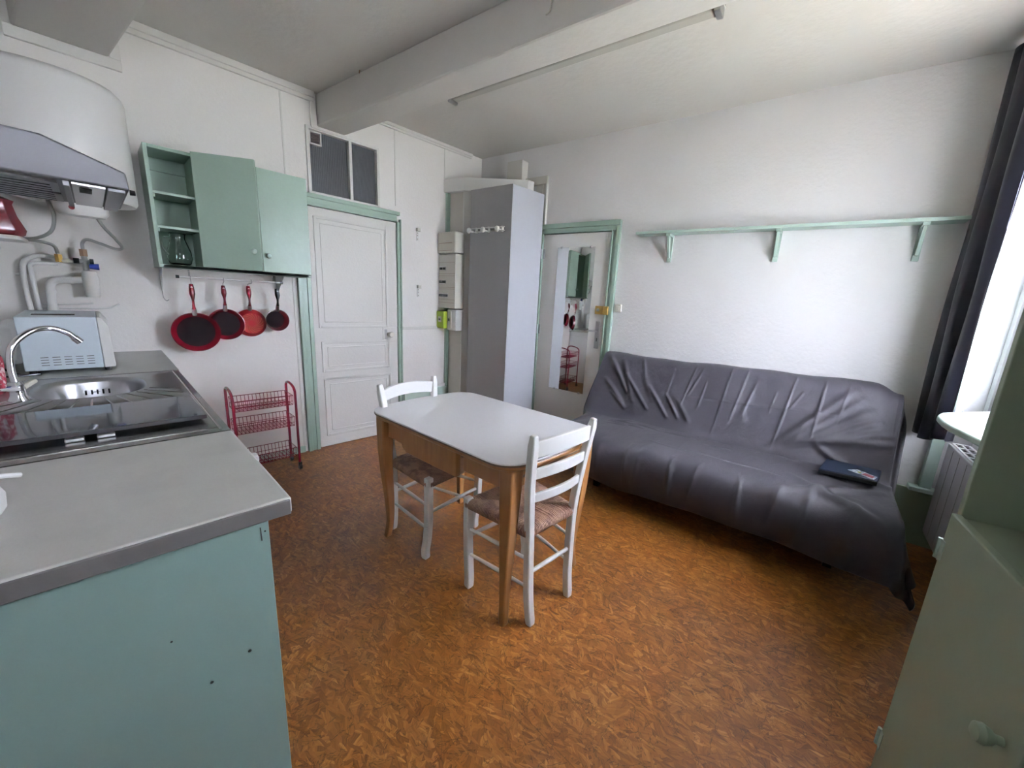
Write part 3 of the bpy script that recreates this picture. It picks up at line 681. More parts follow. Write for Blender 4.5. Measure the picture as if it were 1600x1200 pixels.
# microwave
mw = thing('microwave', 'white microwave oven seen from its vented side on the corner worktop', 'microwave', (0.44, -3.0, ZT))
MB().box(0.215, 0.672, -3.10, -2.862, 0.918, 1.157).build('housing', 'microwave', mw, bevel=0.004)
MB().extrude([(0.215, -2.861, 0.918), (0.215, -2.861, 1.157), (0.215, -2.847, 1.155), (0.215, -2.828, 1.12), (0.215, -2.822, 0.93), (0.215, -2.825, 0.920)], (0.459, 0, 0)).build('microwave_door', 'whiteplastic', mw, bevel=0.003)
MB().box(0.30, 0.60, -3.17, -3.10, 0.94, 1.12).build('rear_housing', 'whiteplastic', mw, bevel=0.02)
mb = MB()
for cidx in range(5):
    for r in range(4):
        y0 = -3.050+cidx*0.0345; mb.box(0.6715, 0.6726, y0, y0+0.023, 0.940+r*0.0118, 0.9425+r*0.0118)
mb.build('side_vents', 'slot', mw, smooth=0)
MB().box(0.50, 0.55, -3.06, -2.93, 1.157, 1.159).build('top_vent', 'slot', mw, smooth=0)
for x in (0.25, 0.64):
    for y in (-3.08, -2.85): MB().lathe([(0.012, 0), (0.012, 0.0185)], (x, y, ZT+0.0005), n=12).build('foot', 'black', mw)
tagged(MB().tube(bez([(0.45, -3.20, 1.10), (0.55, -3.19, 1.02), (0.62, -3.18, 0.93), (0.70, -3.16, 0.907), (0.68, -3.06, 0.906), (0.66, -3.12, 0.906), (0.60, -3.2, 0.97), (0.5, -3.235, 1.05)], 8), 0.0045, 8).build('power_cord', 'black'), 'black power cord coiled behind the microwave', 'cord')
tw = MB()
tw.grid(lambda u, v: (1.02+0.02*math.sin(v*9)+0.10*(u-.5), -3.142+0.015*math.sin(u*11+v*3), ZT+0.005+v*0.21), 14, 16)
tagged(tw.build('dish_towel', 'towel', solid=0.02), 'red and white speckled dish towel bunched behind the tap at the left edge', 'towel')

# white dish at the very left of the front worktop
ds = thing('white_pitcher', 'white plastic jug with handle, cut by the left edge, on the front worktop', 'jug', (2.22, -3.075, ZT))
MB().lathe([(0.052, 0), (0.058, .01), (.060, .035), (.050, .062), (.048, .062), (.056, .033), (.050, .006), (0, .005)], (2.24, -3.072, ZT+0.0005), n=32, cap=False).build('bowl', 'white', ds)
MB().tube(bez([(2.205, -3.048, ZT+0.055), (2.19, -3.022, ZT+0.056), (2.175, -2.998, ZT+0.047)], 5), 0.005, 8).build('handle', 'white', ds)

# ------------------------------------------------------------------ cooker hood on the kitchen wall
hdx0, hdx1, hz = 1.17, 1.70, 1.60
hood = thing('cooker_hood', 'metallic grey cooker hood on the kitchen wall above the hob', 'cooker hood', (1.43, -3.0, hz))
prof = [(-3.248, hz+0.112), (-2.962, hz+0.110), (-2.898, hz+0.108), (-2.748, hz+0.050), (-2.744, hz+0.002), (-3.248, hz+0.002)]
MB().extrude([(hdx0, y, z) for y, z in prof], (hdx1-hdx0, 0, 0)).build('canopy', 'hoodsteel', hood, bevel=0.006, seg=3)
MB().box(hdx0+0.004, hdx1-0.004, -2.79, -2.754, hz-0.008, hz+0.002).build('front_strip', 'hoodunder', hood, bevel=0.002)
MB().box(hdx0+0.004, hdx1-0.004, -2.875, -2.862, hz-0.012, hz+0.002).build('divider_bar', 'hoodunder', hood, bevel=0.002)
MB().box(hdx0+0.01, hdx1-0.01, -2.858, -2.794, hz-0.003, hz+0.002).build('lamp_panel', 'steelsmooth', hood)
mb = MB()
for x0 in (1.22, 1.46):
    mb.box(x0, x0+0.2, -3.19, -2.885, hz-0.004, hz+0.002)
mb.build('filter_panel', 'hoodunder', hood)
mb = MB()
for i in range(8):
    for (a, b) in ((-3.17, -3.05), (-3.03, -2.90)): mb.box(1.235+i*0.052, 1.242+i*0.052, a, b, hz-0.0055, hz-0.004)
mb.build('filter_slots', 'slot', hood, smooth=0)
mb = MB()
MB().box(1.55, 1.64, -2.845, -2.82, hz-0.006, hz-0.003).build('motor_slots', 'slot', hood, smooth=0)
MB().lathe([(0.008, 0), (0.007, .012), (0, .012)], (1.68, -2.744, hz+0.0), (0, 1, 0), 12).build('knob', 'black', hood)

# ------------------------------------------------------------------ water heater
wh = thing('water_heater', 'large white cylindrical water heater on the wall behind the cooker hood', 'water heater', (0.27, -2.89, 1.70))
MB().lathe([(0.0, 0.0), (0.20, 0.002), (0.252, 0.012), (0.262, 0.03), (0.262, 0.50), (0.255, 0.52), (0.235, 0.54), (0.0, 0.56)], (0.27, -2.895, 1.70), n=64, cap=False).build('tank', 'white', wh, smooth=50)
for z in (1.80, 2.08): MB().box(0.0, 0.03, -3.02, -2.76, z, z+.06).build('wall_bracket', 'steelsmooth', wh)
cp = MB(); cp.lathe([(0.095, 0), (0.095, -0.045), (0.080, -0.066), (0.0, -0.068)], (0.27, -2.845, 1.703), n=32, cap=False, sx=0.8); cp.build('thermostat_cover', 'whiteplastic', wh, smooth=50)
MB().lathe([(0.011, 0), (0.010, .003), (0, .003)], (0.350, -2.878, 1.668), (1, -0.15, 0), 14, sx=1.0).build('indicator_lamp', 'led', wh)

# plumbing
def pipe(name, pts, r, m, label, cat='pipe', n=14, k=8, group=None): return tagged(MB().tube(bez(pts, k), r, n).build(name, m), label, cat, group)
pipe('water_hose', [(0.22, -2.955, 1.70), (0.20, -2.945, 1.63), (0.17, -2.965, 1.555), (0.14, -3.02, 1.515), (0.10, -3.085, 1.507), (0.085, -3.05, 1.505), (0.085, -3.0, 1.500), (0.085, -2.968, 1.485), (0.085, -2.960, 1.447)], 0.0075, 'hose', 'braided metal hose looping left from the heater down to the brass valve', 'hose')
pipe('water_hose', [(0.24, -2.80, 1.65), (0.20, -2.775, 1.60), (0.15, -2.735, 1.545), (0.11, -2.715, 1.508), (0.10, -2.74, 1.498), (0.10, -2.80, 1.520), (0.09, -2.845, 1.535), (0.08, -2.865, 1.515), (0.08, -2.868, 1.478)], 0.0075, 'hose', 'braided metal hose looping right from the heater to the valve with the blue knob', 'hose')
vb = thing('brass_valve', 'small brass pipe valve at the end of the left heater hose', 'valve', (0.08, -2.96, 1.40))
MB().tube([(0.08, -2.96, 1.405), (0.08, -2.96, 1.445)], 0.0155, 6).build('nut', 'brass', vb)
MB().tube([(0.08, -2.96, 1.412), (0.08, -2.90, 1.418)], 0.011, 12).build('joint', 'offplastic', vb)
vs = thing('safety_valve', 'bronze safety valve with a blue knob above the white siphon', 'valve', (0.08, -2.866, 1.38))
MB().tube([(0.08, -2.868, 1.445), (0.08, -2.868, 1.482)], 0.017, 6).build('nut', 'copper', vs)
MB().tube([(0.08, -2.868, 1.365), (0.08, -2.868, 1.446)], 0.012, 12).tube([(0.08, -2.905, 1.418), (0.08, -2.85, 1.418)], 0.011, 10).build('body', 'hose', vs)
for (ya, yb_) in ((-2.888, -2.91), (-2.85, -2.835)): MB().tube([(0.085, ya, 1.418), (0.085, yb_, 1.418)], 0.015, 12).build('black_cap', 'black', vs)
MB().tube([(0.09, -2.855, 1.392), (0.09, -2.818, 1.392)], [0.013, 0.017], 12).build('blue_knob', 'blue', vs, label='blue plastic knob')
sf = thing('siphon', 'white plastic siphon cup and elbow waste pipe under the safety valve', 'siphon', (0.075, -2.86, 1.22))
MB().lathe([(0.026, 0), (0.030, .01), (.032, .10), (.027, .14), (.012, .145), (0, .145)], (0.075, -2.86, 1.225)).build('cup', 'whiteplastic', sf)
MB().tube(bez([(0.065, -2.885, 1.318), (0.06, -2.94, 1.312), (0.055, -2.985, 1.306), (0.052, -3.008, 1.285), (0.05, -3.012, 1.24), (0.05, -3.015, 1.18), (0.05, -3.015, 1.02)], 6), 0.0175, 16).build('waste_pipe', 'whiteplastic', sf)
for (p, q) in [((0.06, -2.925, 1.314), (0.06, -2.938, 1.312)), ((0.05, -3.012, 1.252), (0.05, -3.012, 1.24)), ((0.05, -3.015, 1.15), (0.05, -3.015, 1.165))]: MB().tube([p, q], 0.0205, 16).build('collar', 'whiteplastic', sf)
pipe('supply_pipe', [(0.03, -2.965, 1.428), (0.03, -3.02, 1.432), (0.03, -3.065, 1.415), (0.03, -3.09, 1.37), (0.03, -3.095, 1.25), (0.03, -3.09, 1.02)], 0.011, 'whiteplastic', 'white painted water pipe curving down the wall, the outer left of the two')
pipe('supply_pipe', [(0.03, -2.968, 1.395), (0.03, -3.03, 1.392), (0.03, -3.062, 1.382), (0.03, -3.066, 1.33), (0.03, -3.06, 1.02)], 0.0095, 'whiteplastic', 'white painted water pipe running straight down, the inner right of the two')
pipe('supply_pipe', [(0.02, -3.12, 1.33), (0.02, -3.06, 1.327)], 0.006, 'whiteplastic', 'short white clip rod crossing the two upright pipes', k=3)
pipe('copper_line', [(0.016, -3.05, 1.178), (0.016, -2.94, 1.180), (0.016, -2.865, 1.187)], 0.005, 'whiteplastic', 'thin white pipe just above the microwave, the shorter upper one', k=4)
pipe('copper_line', [(0.016, -3.10, 1.158), (0.016, -2.90, 1.158), (0.016, -2.81, 1.162), (0.016, -2.76, 1.185)], 0.005, 'whiteplastic', 'thin white pipe above the microwave that bends upward at its right end', k=4)

# small wall shelf with maroon pot
sh = thing('small_wall_shelf', 'small white rounded wall shelf carrying the maroon pot at left', 'shelf', (0.35, -3.14, 1.48))
MB().prism([(0.20, YW4), (0.52, YW4), (0.52, -3.06), (0.50, -3.042), (0.22, -3.042), (0.20, -3.06)], 1.482, 1.500).build('board', 'white', sh, bevel=0.005)
MB().box(0.34, 0.37, YW4, -3.12, 1.44, 1.482).build('bracket', 'white', sh, bevel=0.003)
pt = thing('maroon_pot', 'dark red glazed pot on the small white wall shelf under the hood', 'pot', (0.38, -3.13, 1.50))
MB().lathe([(0.08, 0), (0.092, .01), (.098, .03), (.078, .09), (.070, .14), (.077, .155), (.072, .156), (.064, .14), (.07, .09), (.085, .03), (0, .012)], (0.38, -3.128, 1.5), n=8, cap=False).build('body', 'maroon', pt, bevel=0.004)
MB().lathe([(0.076, 0), (0.05, .012), (.012, .016), (.012, .028), (0, .03)], (0.38, -3.128, 1.655), n=20, cap=True).build('lid', 'maroon', pt)

# ------------------------------------------------------------------ green wall cabinet
wc = thing('wall_cabinet', 'sage green wall cabinet with open shelves and two doors above the pans', 'wall cabinet', (0.15, -2.18, 1.414))
t = 0.018; cx1 = 0.275; cy0, cy1, cz0, cz1 = -2.585, -1.785, 1.414, 2.062
MB().box(0.0, cx1, cy0, cy0+t, cz0, cz1).build('side_panel', 'green', wc, bevel=0.002)
MB().box(0.0, cx1, cy1-t, cy1, cz0+0.0, cz1).build('side_panel', 'green', wc, bevel=0.002)
MB().box(0.0, cx1, cy0+t, cy1-t, cz1-t, cz1).build('top_panel', 'green', wc, bevel=0.002)
MB().box(0.0, cx1+0.02, cy0+t, cy1-t, cz0, cz0+t).box(cx1, cx1+0.02, cy0, cy1, cz0, cz0+t).build('bottom_panel', 'greenlight', wc, bevel=0.002)
MB().box(0.0, cx1, -2.385, -2.367, cz0+t, cz1-t).build('divider', 'green', wc, bevel=0.002)
MB().box(0.002, 0.012, cy0+t, cy1-t, cz0+t, cz1-t).build('back_panel', 'green', wc, smooth=0)
MB().box(0.012, 0.03, cy0+t, -2.385, cz1-0.09, cz1-t).build('hanging_rail', 'green', wc, bevel=0.001)
for z in (1.815, 1.632): 
    MB().box(0.012, cx1-0.015, cy0+t, -2.385, z, z+0.014).build('shelf', 'greenlight', wc, bevel=0.001)
    MB().box(0.03, cx1-0.03, cy0+t, cy0+t+0.01, z-0.018, z).build('shelf_batten', 'greenlight', wc, bevel=0.001)
# closed right door
dr = MB().box(cx1+0.003, cx1+0.021, -2.075, cy1, cz0+t+0.002, cz1+0.006).build('cabinet_door', 'green', wc, bevel=0.0025)
kn = [(0.006, 0), (0.006, .010), (.011, .014), (.0155, .022), (.0135, .031), (.006, .035), (0, .0355)]
MB().lathe(kn, (cx1+0.021, -2.045, 1.535), (1, 0, 0), 20).build('knob', 'greenlight', dr)
# left door standing ajar, hinged at its left
hinge = Vector((cx1+0.004, -2.380, 0)); ang = math.radians(33)
u_ = Vector((math.sin(ang), math.cos(ang), 0)); n2_ = Vector((math.cos(ang), -math.sin(ang), 0))
q0 = hinge; q1 = hinge+u_*0.318; q2 = q1+n2_*0.018; q3 = q0+n2_*0.018
dr = MB().prism([q[:2] for q in (q0, q1, q2, q3)], cz0+0.016, cz1+0.006).build('cabinet_door', 'green', wc, bevel=0.0025, label='left green cabinet door standing ajar')
kc = hinge+u_*0.288+n2_*0.018
MB().lathe(kn, (kc.x, kc.y, 1.545), n2_, 20).build('knob', 'greenlight', dr)

jg = thing('glass_jug', 'clear glass jug standing on the lowest open shelf of the green cabinet', 'jug', (0.15, -2.488, cz0+t))
jz = cz0+t+0.0005
MB().lathe([(0.0, 0.004), (0.040, .003), (.052, .012), (.060, .045), (.056, .085), (.042, .13), (.034, .155), (.036, .178), (.041, .186), (.038, .186), (.033, .178), (.031, .155), (.039, .13), (.053, .085), (.057, .045), (.049, .014), (.0, .008)], (0.16, -2.475, jz), n=32, cap=False).build('body', 'glass', jg, smooth=60)
MB().tube(bez([(0.18, -2.512, jz+0.165), (0.19, -2.545, jz+0.155), (0.195, -2.552, jz+0.10), (0.19, -2.528, jz+0.055)], 6), 0.005, 10).build('handle', 'glass', jg)

# ------------------------------------------------------------------ pan rail and pans
pr_ = thing('pan_rail', 'white hanging rail on two triangular brackets under the green cabinet', 'rail', (0.1, -2.2, 1.28))
MB().tube([(0.14, -2.49, 1.367), (0.14, -1.945, 1.367)], 0.0065, 12).build('bar', 'white', pr_)
for y in (-2.505, -1.945): MB().tube([(0.14, y, 1.367), (0.14, y+0.016, 1.367)], 0.0095, 12).build('end_cap', 'black', pr_)
for y in (-2.565, -1.935):
    MB().extrude([(0.0, y, 1.412), (0.19, y, 1.412), (0.19, y, 1.405), (0.022, y, 1.285), (0.0, y, 1.272)], (0, 0.004, 0)).build('bracket', 'whiteplastic', pr_, bevel=0.001)
    for z in (1.39, 1.31): MB().lathe([(0.006, 0), (0.004, .003), (0, .003)], (0.02, y+0.004, z), (0, 1, 0), 8).build('screw', 'copper', pr_)
for y in (-2.44, -1.99): MB().tube([(0.14, y, 1.373), (0.14, y, 1.411)], 0.004, 8).build('hanger_rod', 'steelsmooth', pr_)
tagged(MB().tube(bez([(0.03, -2.565, 1.275), (0.03, -2.563, 1.235), (0.035, -2.552, 1.215), (0.045, -2.54, 1.222)], 5), 0.0022, 6).build('wire_hook', 'steelsmooth'), 'bare wire hook hanging under the left rail bracket', 'hook')

def hook(y, x, z0, label):
    p = [(0.14-0.007, y, 1.360), (0.14, y, 1.376), (0.149, y, 1.366), (0.147, y, 1.352), (x, y, z0+0.03), (x-0.004, y, z0+0.008), (x, y, z0), (x+0.006, y, z0+0.004)]
    return tagged(MB().tube(bez(p, 4), 0.002, 6).build('wire_hook', 'steelsmooth'), label, 'hook', None)
def pan(name, label, cy_, cz_, r, x0, tiltz, ztop, mh, mi, back=False, spiral=False, mo='red', depth=0.042):
    p = thing(name, label, 'pan', (0, 0, 0)); p.location = (x0, cy_, cz_)
    p.rotation_euler = (0, 0, tiltz)
    s = -1 if back else 1
    ax = (1, 0, 0)
    # local frame, opening toward +x (or -x when it shows its base)
    if not back:
        MB().lathe([(r*0.76, -depth), (r*0.80, -depth+0.002), (r, 0.0), (r+0.002, 0.0025), (r-0.002, 0.003), (r*0.78, -depth+0.008), (r*0.76, -depth+0.006), ], (0, 0, 0), ax, 48, cap=False).build('pan_body', mo, p, smooth=50, local=True)
        MB().lathe([(r*0.80, 0), (r*0.79, .0015), (0, .0015)], (-depth+0.0075, 0, 0), ax, 40).build('cooking_surface', mi, p, local=True)
        MB().lathe([(0, 0), (r*0.76, 0), (r*0.76, .003), (0, .003)], (-depth, 0, 0), ax, 40, cap=False).build('base', mo, p, local=True)
    else:
        MB().lathe([(r, -depth), (r+0.002, -depth+0.002), (r*0.80, -0.004), (r*0.76, 0), (0, 0.001)], (0, 0, 0), ax, 48, cap=False).build('pan_body', mo, p, smooth=40, local=True, solid=0.002)
        mb = MB()
        for i in range(18):
            a = 2*PI*i/18; pts = []
            for q in range(6):
                rr = r*(0.22+0.50*q/5); b = a+0.9*q/5; pts.append((0.0022, rr*math.cos(b), rr*math.sin(b)))
            mb.tube(pts, [0.0006+0.0016*q/5 for q in range(6)], 5)
        mb.build('spiral_pattern', 'gold', p, local=True)
    zt = ztop-cz_; zc = r*0.93
    xo = 0.004 if not back else -depth+0.004
    pts = bez([(xo+0.002, 0, zc-0.004), (xo+0.012, 0, zc+0.02), (xo+0.018, 0, zc+0.035)], 4)
    MB().tube(pts, 0.012, 10, flat=1).build('ferrule', 'steelsmooth', p, local=True)
    L0 = zc+0.03; n = 9; pts = []; rs = []
    for i in range(n):
        u = i/(n-1); pts.append((xo+0.017+0.010*math.sin(u*PI), 0, L0+(zt-L0)*u)); rs.append(0.0105-0.0045*math.sin(min(1, u*1.6)*PI)*(1 if u < 0.6 else 0)+0.0045*math.sin(max(0, (u-0.35)/0.65)*PI))
    h = MB().tube(pts, rs, 12, flat=1, up=(0, 1, 0)).build('handle', mh, p, local=True)
    MB().tube([(xo+0.008, 0, zt-0.018), (xo+0.034, 0, zt-0.018)], 0.0055, 10).build('hanging_ring', 'steelsmooth', h, local=True)
    return p
pan('frying_pan', 'largest red frying pan with black inside, first from the left on the rail', -2.437, 1.025, 0.122, 0.135, -0.10, 1.325, 'red', 'blackpan')
pan('frying_pan', 'middle-sized red frying pan with black inside, second on the rail', -2.270, 1.070, 0.102, 0.088, -0.06, 1.325, 'red', 'blackpan')
pan('frying_pan', 'red frying pan turned round, showing its spiral-patterned base, third on the rail', -2.118, 1.073, 0.094, 0.060, -0.03, 1.330, 'red', 'blackpan', back=True, mo='redbottom')
pan('saucepan', 'smallest pan with a black handle, last on the right of the rail', -1.972, 1.100, 0.076, 0.115, 0.10, 1.322, 'black', 'blackpan', mo='maroon', depth=0.05)
for (y, x, z0, lb) in ((-2.437, 0.152, 1.31, 'wire hook holding the largest frying pan'), (-2.270, 0.110, 1.31, 'wire hook holding the second frying pan'), (-2.118, 0.042, 1.313, 'wire hook holding the pan with the spiral base'), (-1.972, 0.142, 1.305, 'wire hook holding the small black-handled pan')): hook(y, x, z0, lb)

# ------------------------------------------------------------------ red wire cart
ct = thing('wire_cart', 'red three-tier wire basket trolley against the wall left of the panelled door', 'trolley', (0.22, -2.13, 0))
for y in (-2.325, -1.955):
    mb = MB(); x0, x1 = 0.125, 0.325
    mb.tube(bez([(x0, y, 0.055), (x0, y, 0.30), (x0, y, 0.58), (x0+0.012, y, 0.632), (x0+0.06, y, 0.650), (x1-0.06, y, 0.640), (x1-0.012, y, 0.615), (x1, y, 0.56), (x1, y, 0.30), (x1, y, 0.055)], 6), 0.0085, 10)
    mb.build('side_frame', 'redwire', ct)
    for x in (x0, x1):
        k = MB(); k.lathe([(0.02, -0.009), (0.022, -0.005), (0.022, 0.005), (0.02, 0.009)], (x+0.004, y, 0.022), (0, 1, 0), 16); k.build('wheel', 'black', ct)
        k = MB(); k.box(x-0.008, x+0.012, y-0.012, y+0.012, 0.028, 0.058); k.build('castor_fork', 'black', ct, bevel=0.003)
def basket(zr, zb):
    mb = MB(); xa, xb, ya, yb = 0.13, 0.32, -2.312, -1.968; xi, xj = xa+0.012, xb-0.012; r = 0.0019
    mb.tube([(xa, ya, zr), (xb, ya, zr), (xb, yb, zr), (xa, yb, zr)], 0.0026, 6, closed=True)
    mb.tube([(xi, ya, zb), (xj, ya, zb), (xj, yb, zb), (xi, yb, zb)], 0.0026, 6, closed=True)
    zm = (zr+zb)/2-0.008
    mb.tube([(xj+0.006, ya, zm), (xj+0.006, yb, zm)], r, 5); mb.tube([(xi-0.006, ya, zm), (xi-0.006, yb, zm)], r, 5)
    n = 15
    for i in range(n+1):
        y = ya+(yb-ya)*i/n; mb.tube([(xa, y, zr), (xi, y, zb), (xj, y, zb), (xb, y, zr)], r, 5)
    for i in range(1, 6):
        x = xi+(xj-xi)*i/6; mb.tube([(x, ya, zr), (x, ya, zb), (x, yb, zb), (x, yb, zr)], r, 5)
    return mb
for zr, zb in ((0.575, 0.505), (0.415, 0.345), (0.175, 0.105)): basket(zr, zb).build('wire_basket', 'redwire', ct)

# ------------------------------------------------------------------ dining table
tb = thing('dining_table', 'rectangular dining table with white laminate top and honey wood legs', 'table', (1.98, -1.60, 0), math.radians(3.2))
inv = parent_world(tb).inverted()
def superr(hx, hy, rc, bul, n=10):
    pts = []
    for (sx, sy, a0) in ((1, 1, 0), (-1, 1, 90), (-1, -1, 180), (1, -1, 270)):
        for i in range(n+1):
            a = math.radians(a0+90*i/n); x = sx*(hx-rc)+rc*math.cos(a); y = sy*(hy-rc)+rc*math.sin(a)
            pts.append((x, y))
    out = []
    for i, (x, y) in enumerate(pts): out.append((x, y))
    # bulge of the short sides: insert midpoints
    def arc(p, q, b, m=8):
        return [(p[0]+(q[0]-p[0])*k/m + b*math.sin(PI*k/m)*(1 if p[0] > 0 else -1), p[1]+(q[1]-p[1])*k/m) for k in range(1, m)]
    k = n+1
    r = out[:k] + out[k:2*k] + arc(out[2*k-1], out[2*k], bul) + out[2*k:3*k] + out[3*k:4*k] + arc(out[4*k-1], out[0], bul)
    return r
hx, hy = 0.515, 0.338
MB().prism(superr(hx, hy, 0.12, 0.018), 0.7445, 0.752).build('tabletop', 'tabletop', tb, bevel=0.0015, local=True)
MB().prism(superr(hx+0.001, hy+0.001, 0.12, 0.018), 0.737, 0.7443).build('dark_edge', 'darkedge', tb, bevel=0.002, local=True, label='dark brown edge band')
MB().prism(superr(hx-0.006, hy-0.006, 0.115, 0.018), 0.718, 0.7368).build('top_moulding', 'wood', tb, bevel=0.007, seg=3, local=True)
lx, ly = 0.452, 0.262
ap = MB()
ap.extrude([(-lx+0.02, -ly-0.005, 0.7175), (-0.285, -ly-0.005, 0.7175), (-0.275, -ly-0.005, 0.60), (-lx+0.02, -ly-0.005, 0.605)], (0, 0.02, 0))
ap.build('side_apron', 'wood', tb, bevel=0.003, local=True); ap = MB()
ap.extrude([(0.175, -ly-0.005, 0.7175), (lx-0.02, -ly-0.005, 0.7175), (lx-0.02, -ly-0.005, 0.615), (0.175, -ly-0.005, 0.612)], (0, 0.02, 0))
ap.build('side_apron', 'wood', tb, bevel=0.003, local=True); ap = MB()
ap.box(-lx+0.02, lx-0.02, ly-0.015, ly+0.005, 0.61, 0.7175)
ap.build('side_apron', 'wood', tb, bevel=0.003, local=True)
fr_ = MB().extrude([(-0.284, -ly-0.016, 0.7175), (0.142, -ly-0.016, 0.7175), (0.142, -ly-0.016, 0.572), (-0.24, -ly-0.016, 0.572), (-0.275, -ly-0.016, 0.59), (-0.284, -ly-0.016, 0.61)], (0, 0.026, 0)).build('front_drawer', 'wood', tb, bevel=0.003, local=True)
ap = MB(); ap.box(lx-0.012, lx+0.008, -ly+0.02, ly-0.02, 0.62, 0.7175); ap.build('end_apron', 'wood', tb, bevel=0.003, local=True); ap = MB(); ap.box(-lx-0.008, -lx+0.012, -ly+0.02, ly-0.02, 0.62, 0.7175)
ap.build('end_apron', 'wood', tb, bevel=0.003, local=True)
MB().box(lx+0.008, lx+0.013, -ly+0.02, ly-0.02, 0.66, 0.668).build('leaf_rail', 'darkedge', tb, local=True)
for sx in (-1, 1):
    for sy in (-1, 1):
        mb = MB(); N = 14; rows = []
        for i in range(N+1):
            u = i/N; z = 0.7175*(1-u)
            hw = 0.036 - 0.019*min(1, u*1.15)                       # half width taper
            off = 0.010*math.sin(min(1, u*1.6)*PI) - 0.006*math.sin(max(0, (u-0.6)/0.4)*PI/2) + 0.026*max(0, (u-0.80)/0.20)**1.6
            cxp = sx*(lx-0.0+off*0.6-0.012*u); cyp = sy*(ly-0.0+off*0.6-0.008*u)
            ci = 0.45 if u < 0.2 else 0.3
            for (a, b) in ((1, 1), (-1, 1), (-1, -1), (1, -1)):
                mb.v.append(Vector((cxp+a*hw, cyp+b*hw, z)))
        for i in range(N):
            for j in range(4): mb.f.append((i*4+j, i*4+(j+1) % 4, (i+1)*4+(j+1) % 4, (i+1)*4+j))
        mb.f.append((0, 1, 2, 3)); mb.f.append(tuple(N*4+j for j in (3, 2, 1, 0)))
        mb.build('leg', 'wood', tb, bevel=0.007, seg=3, local=True)

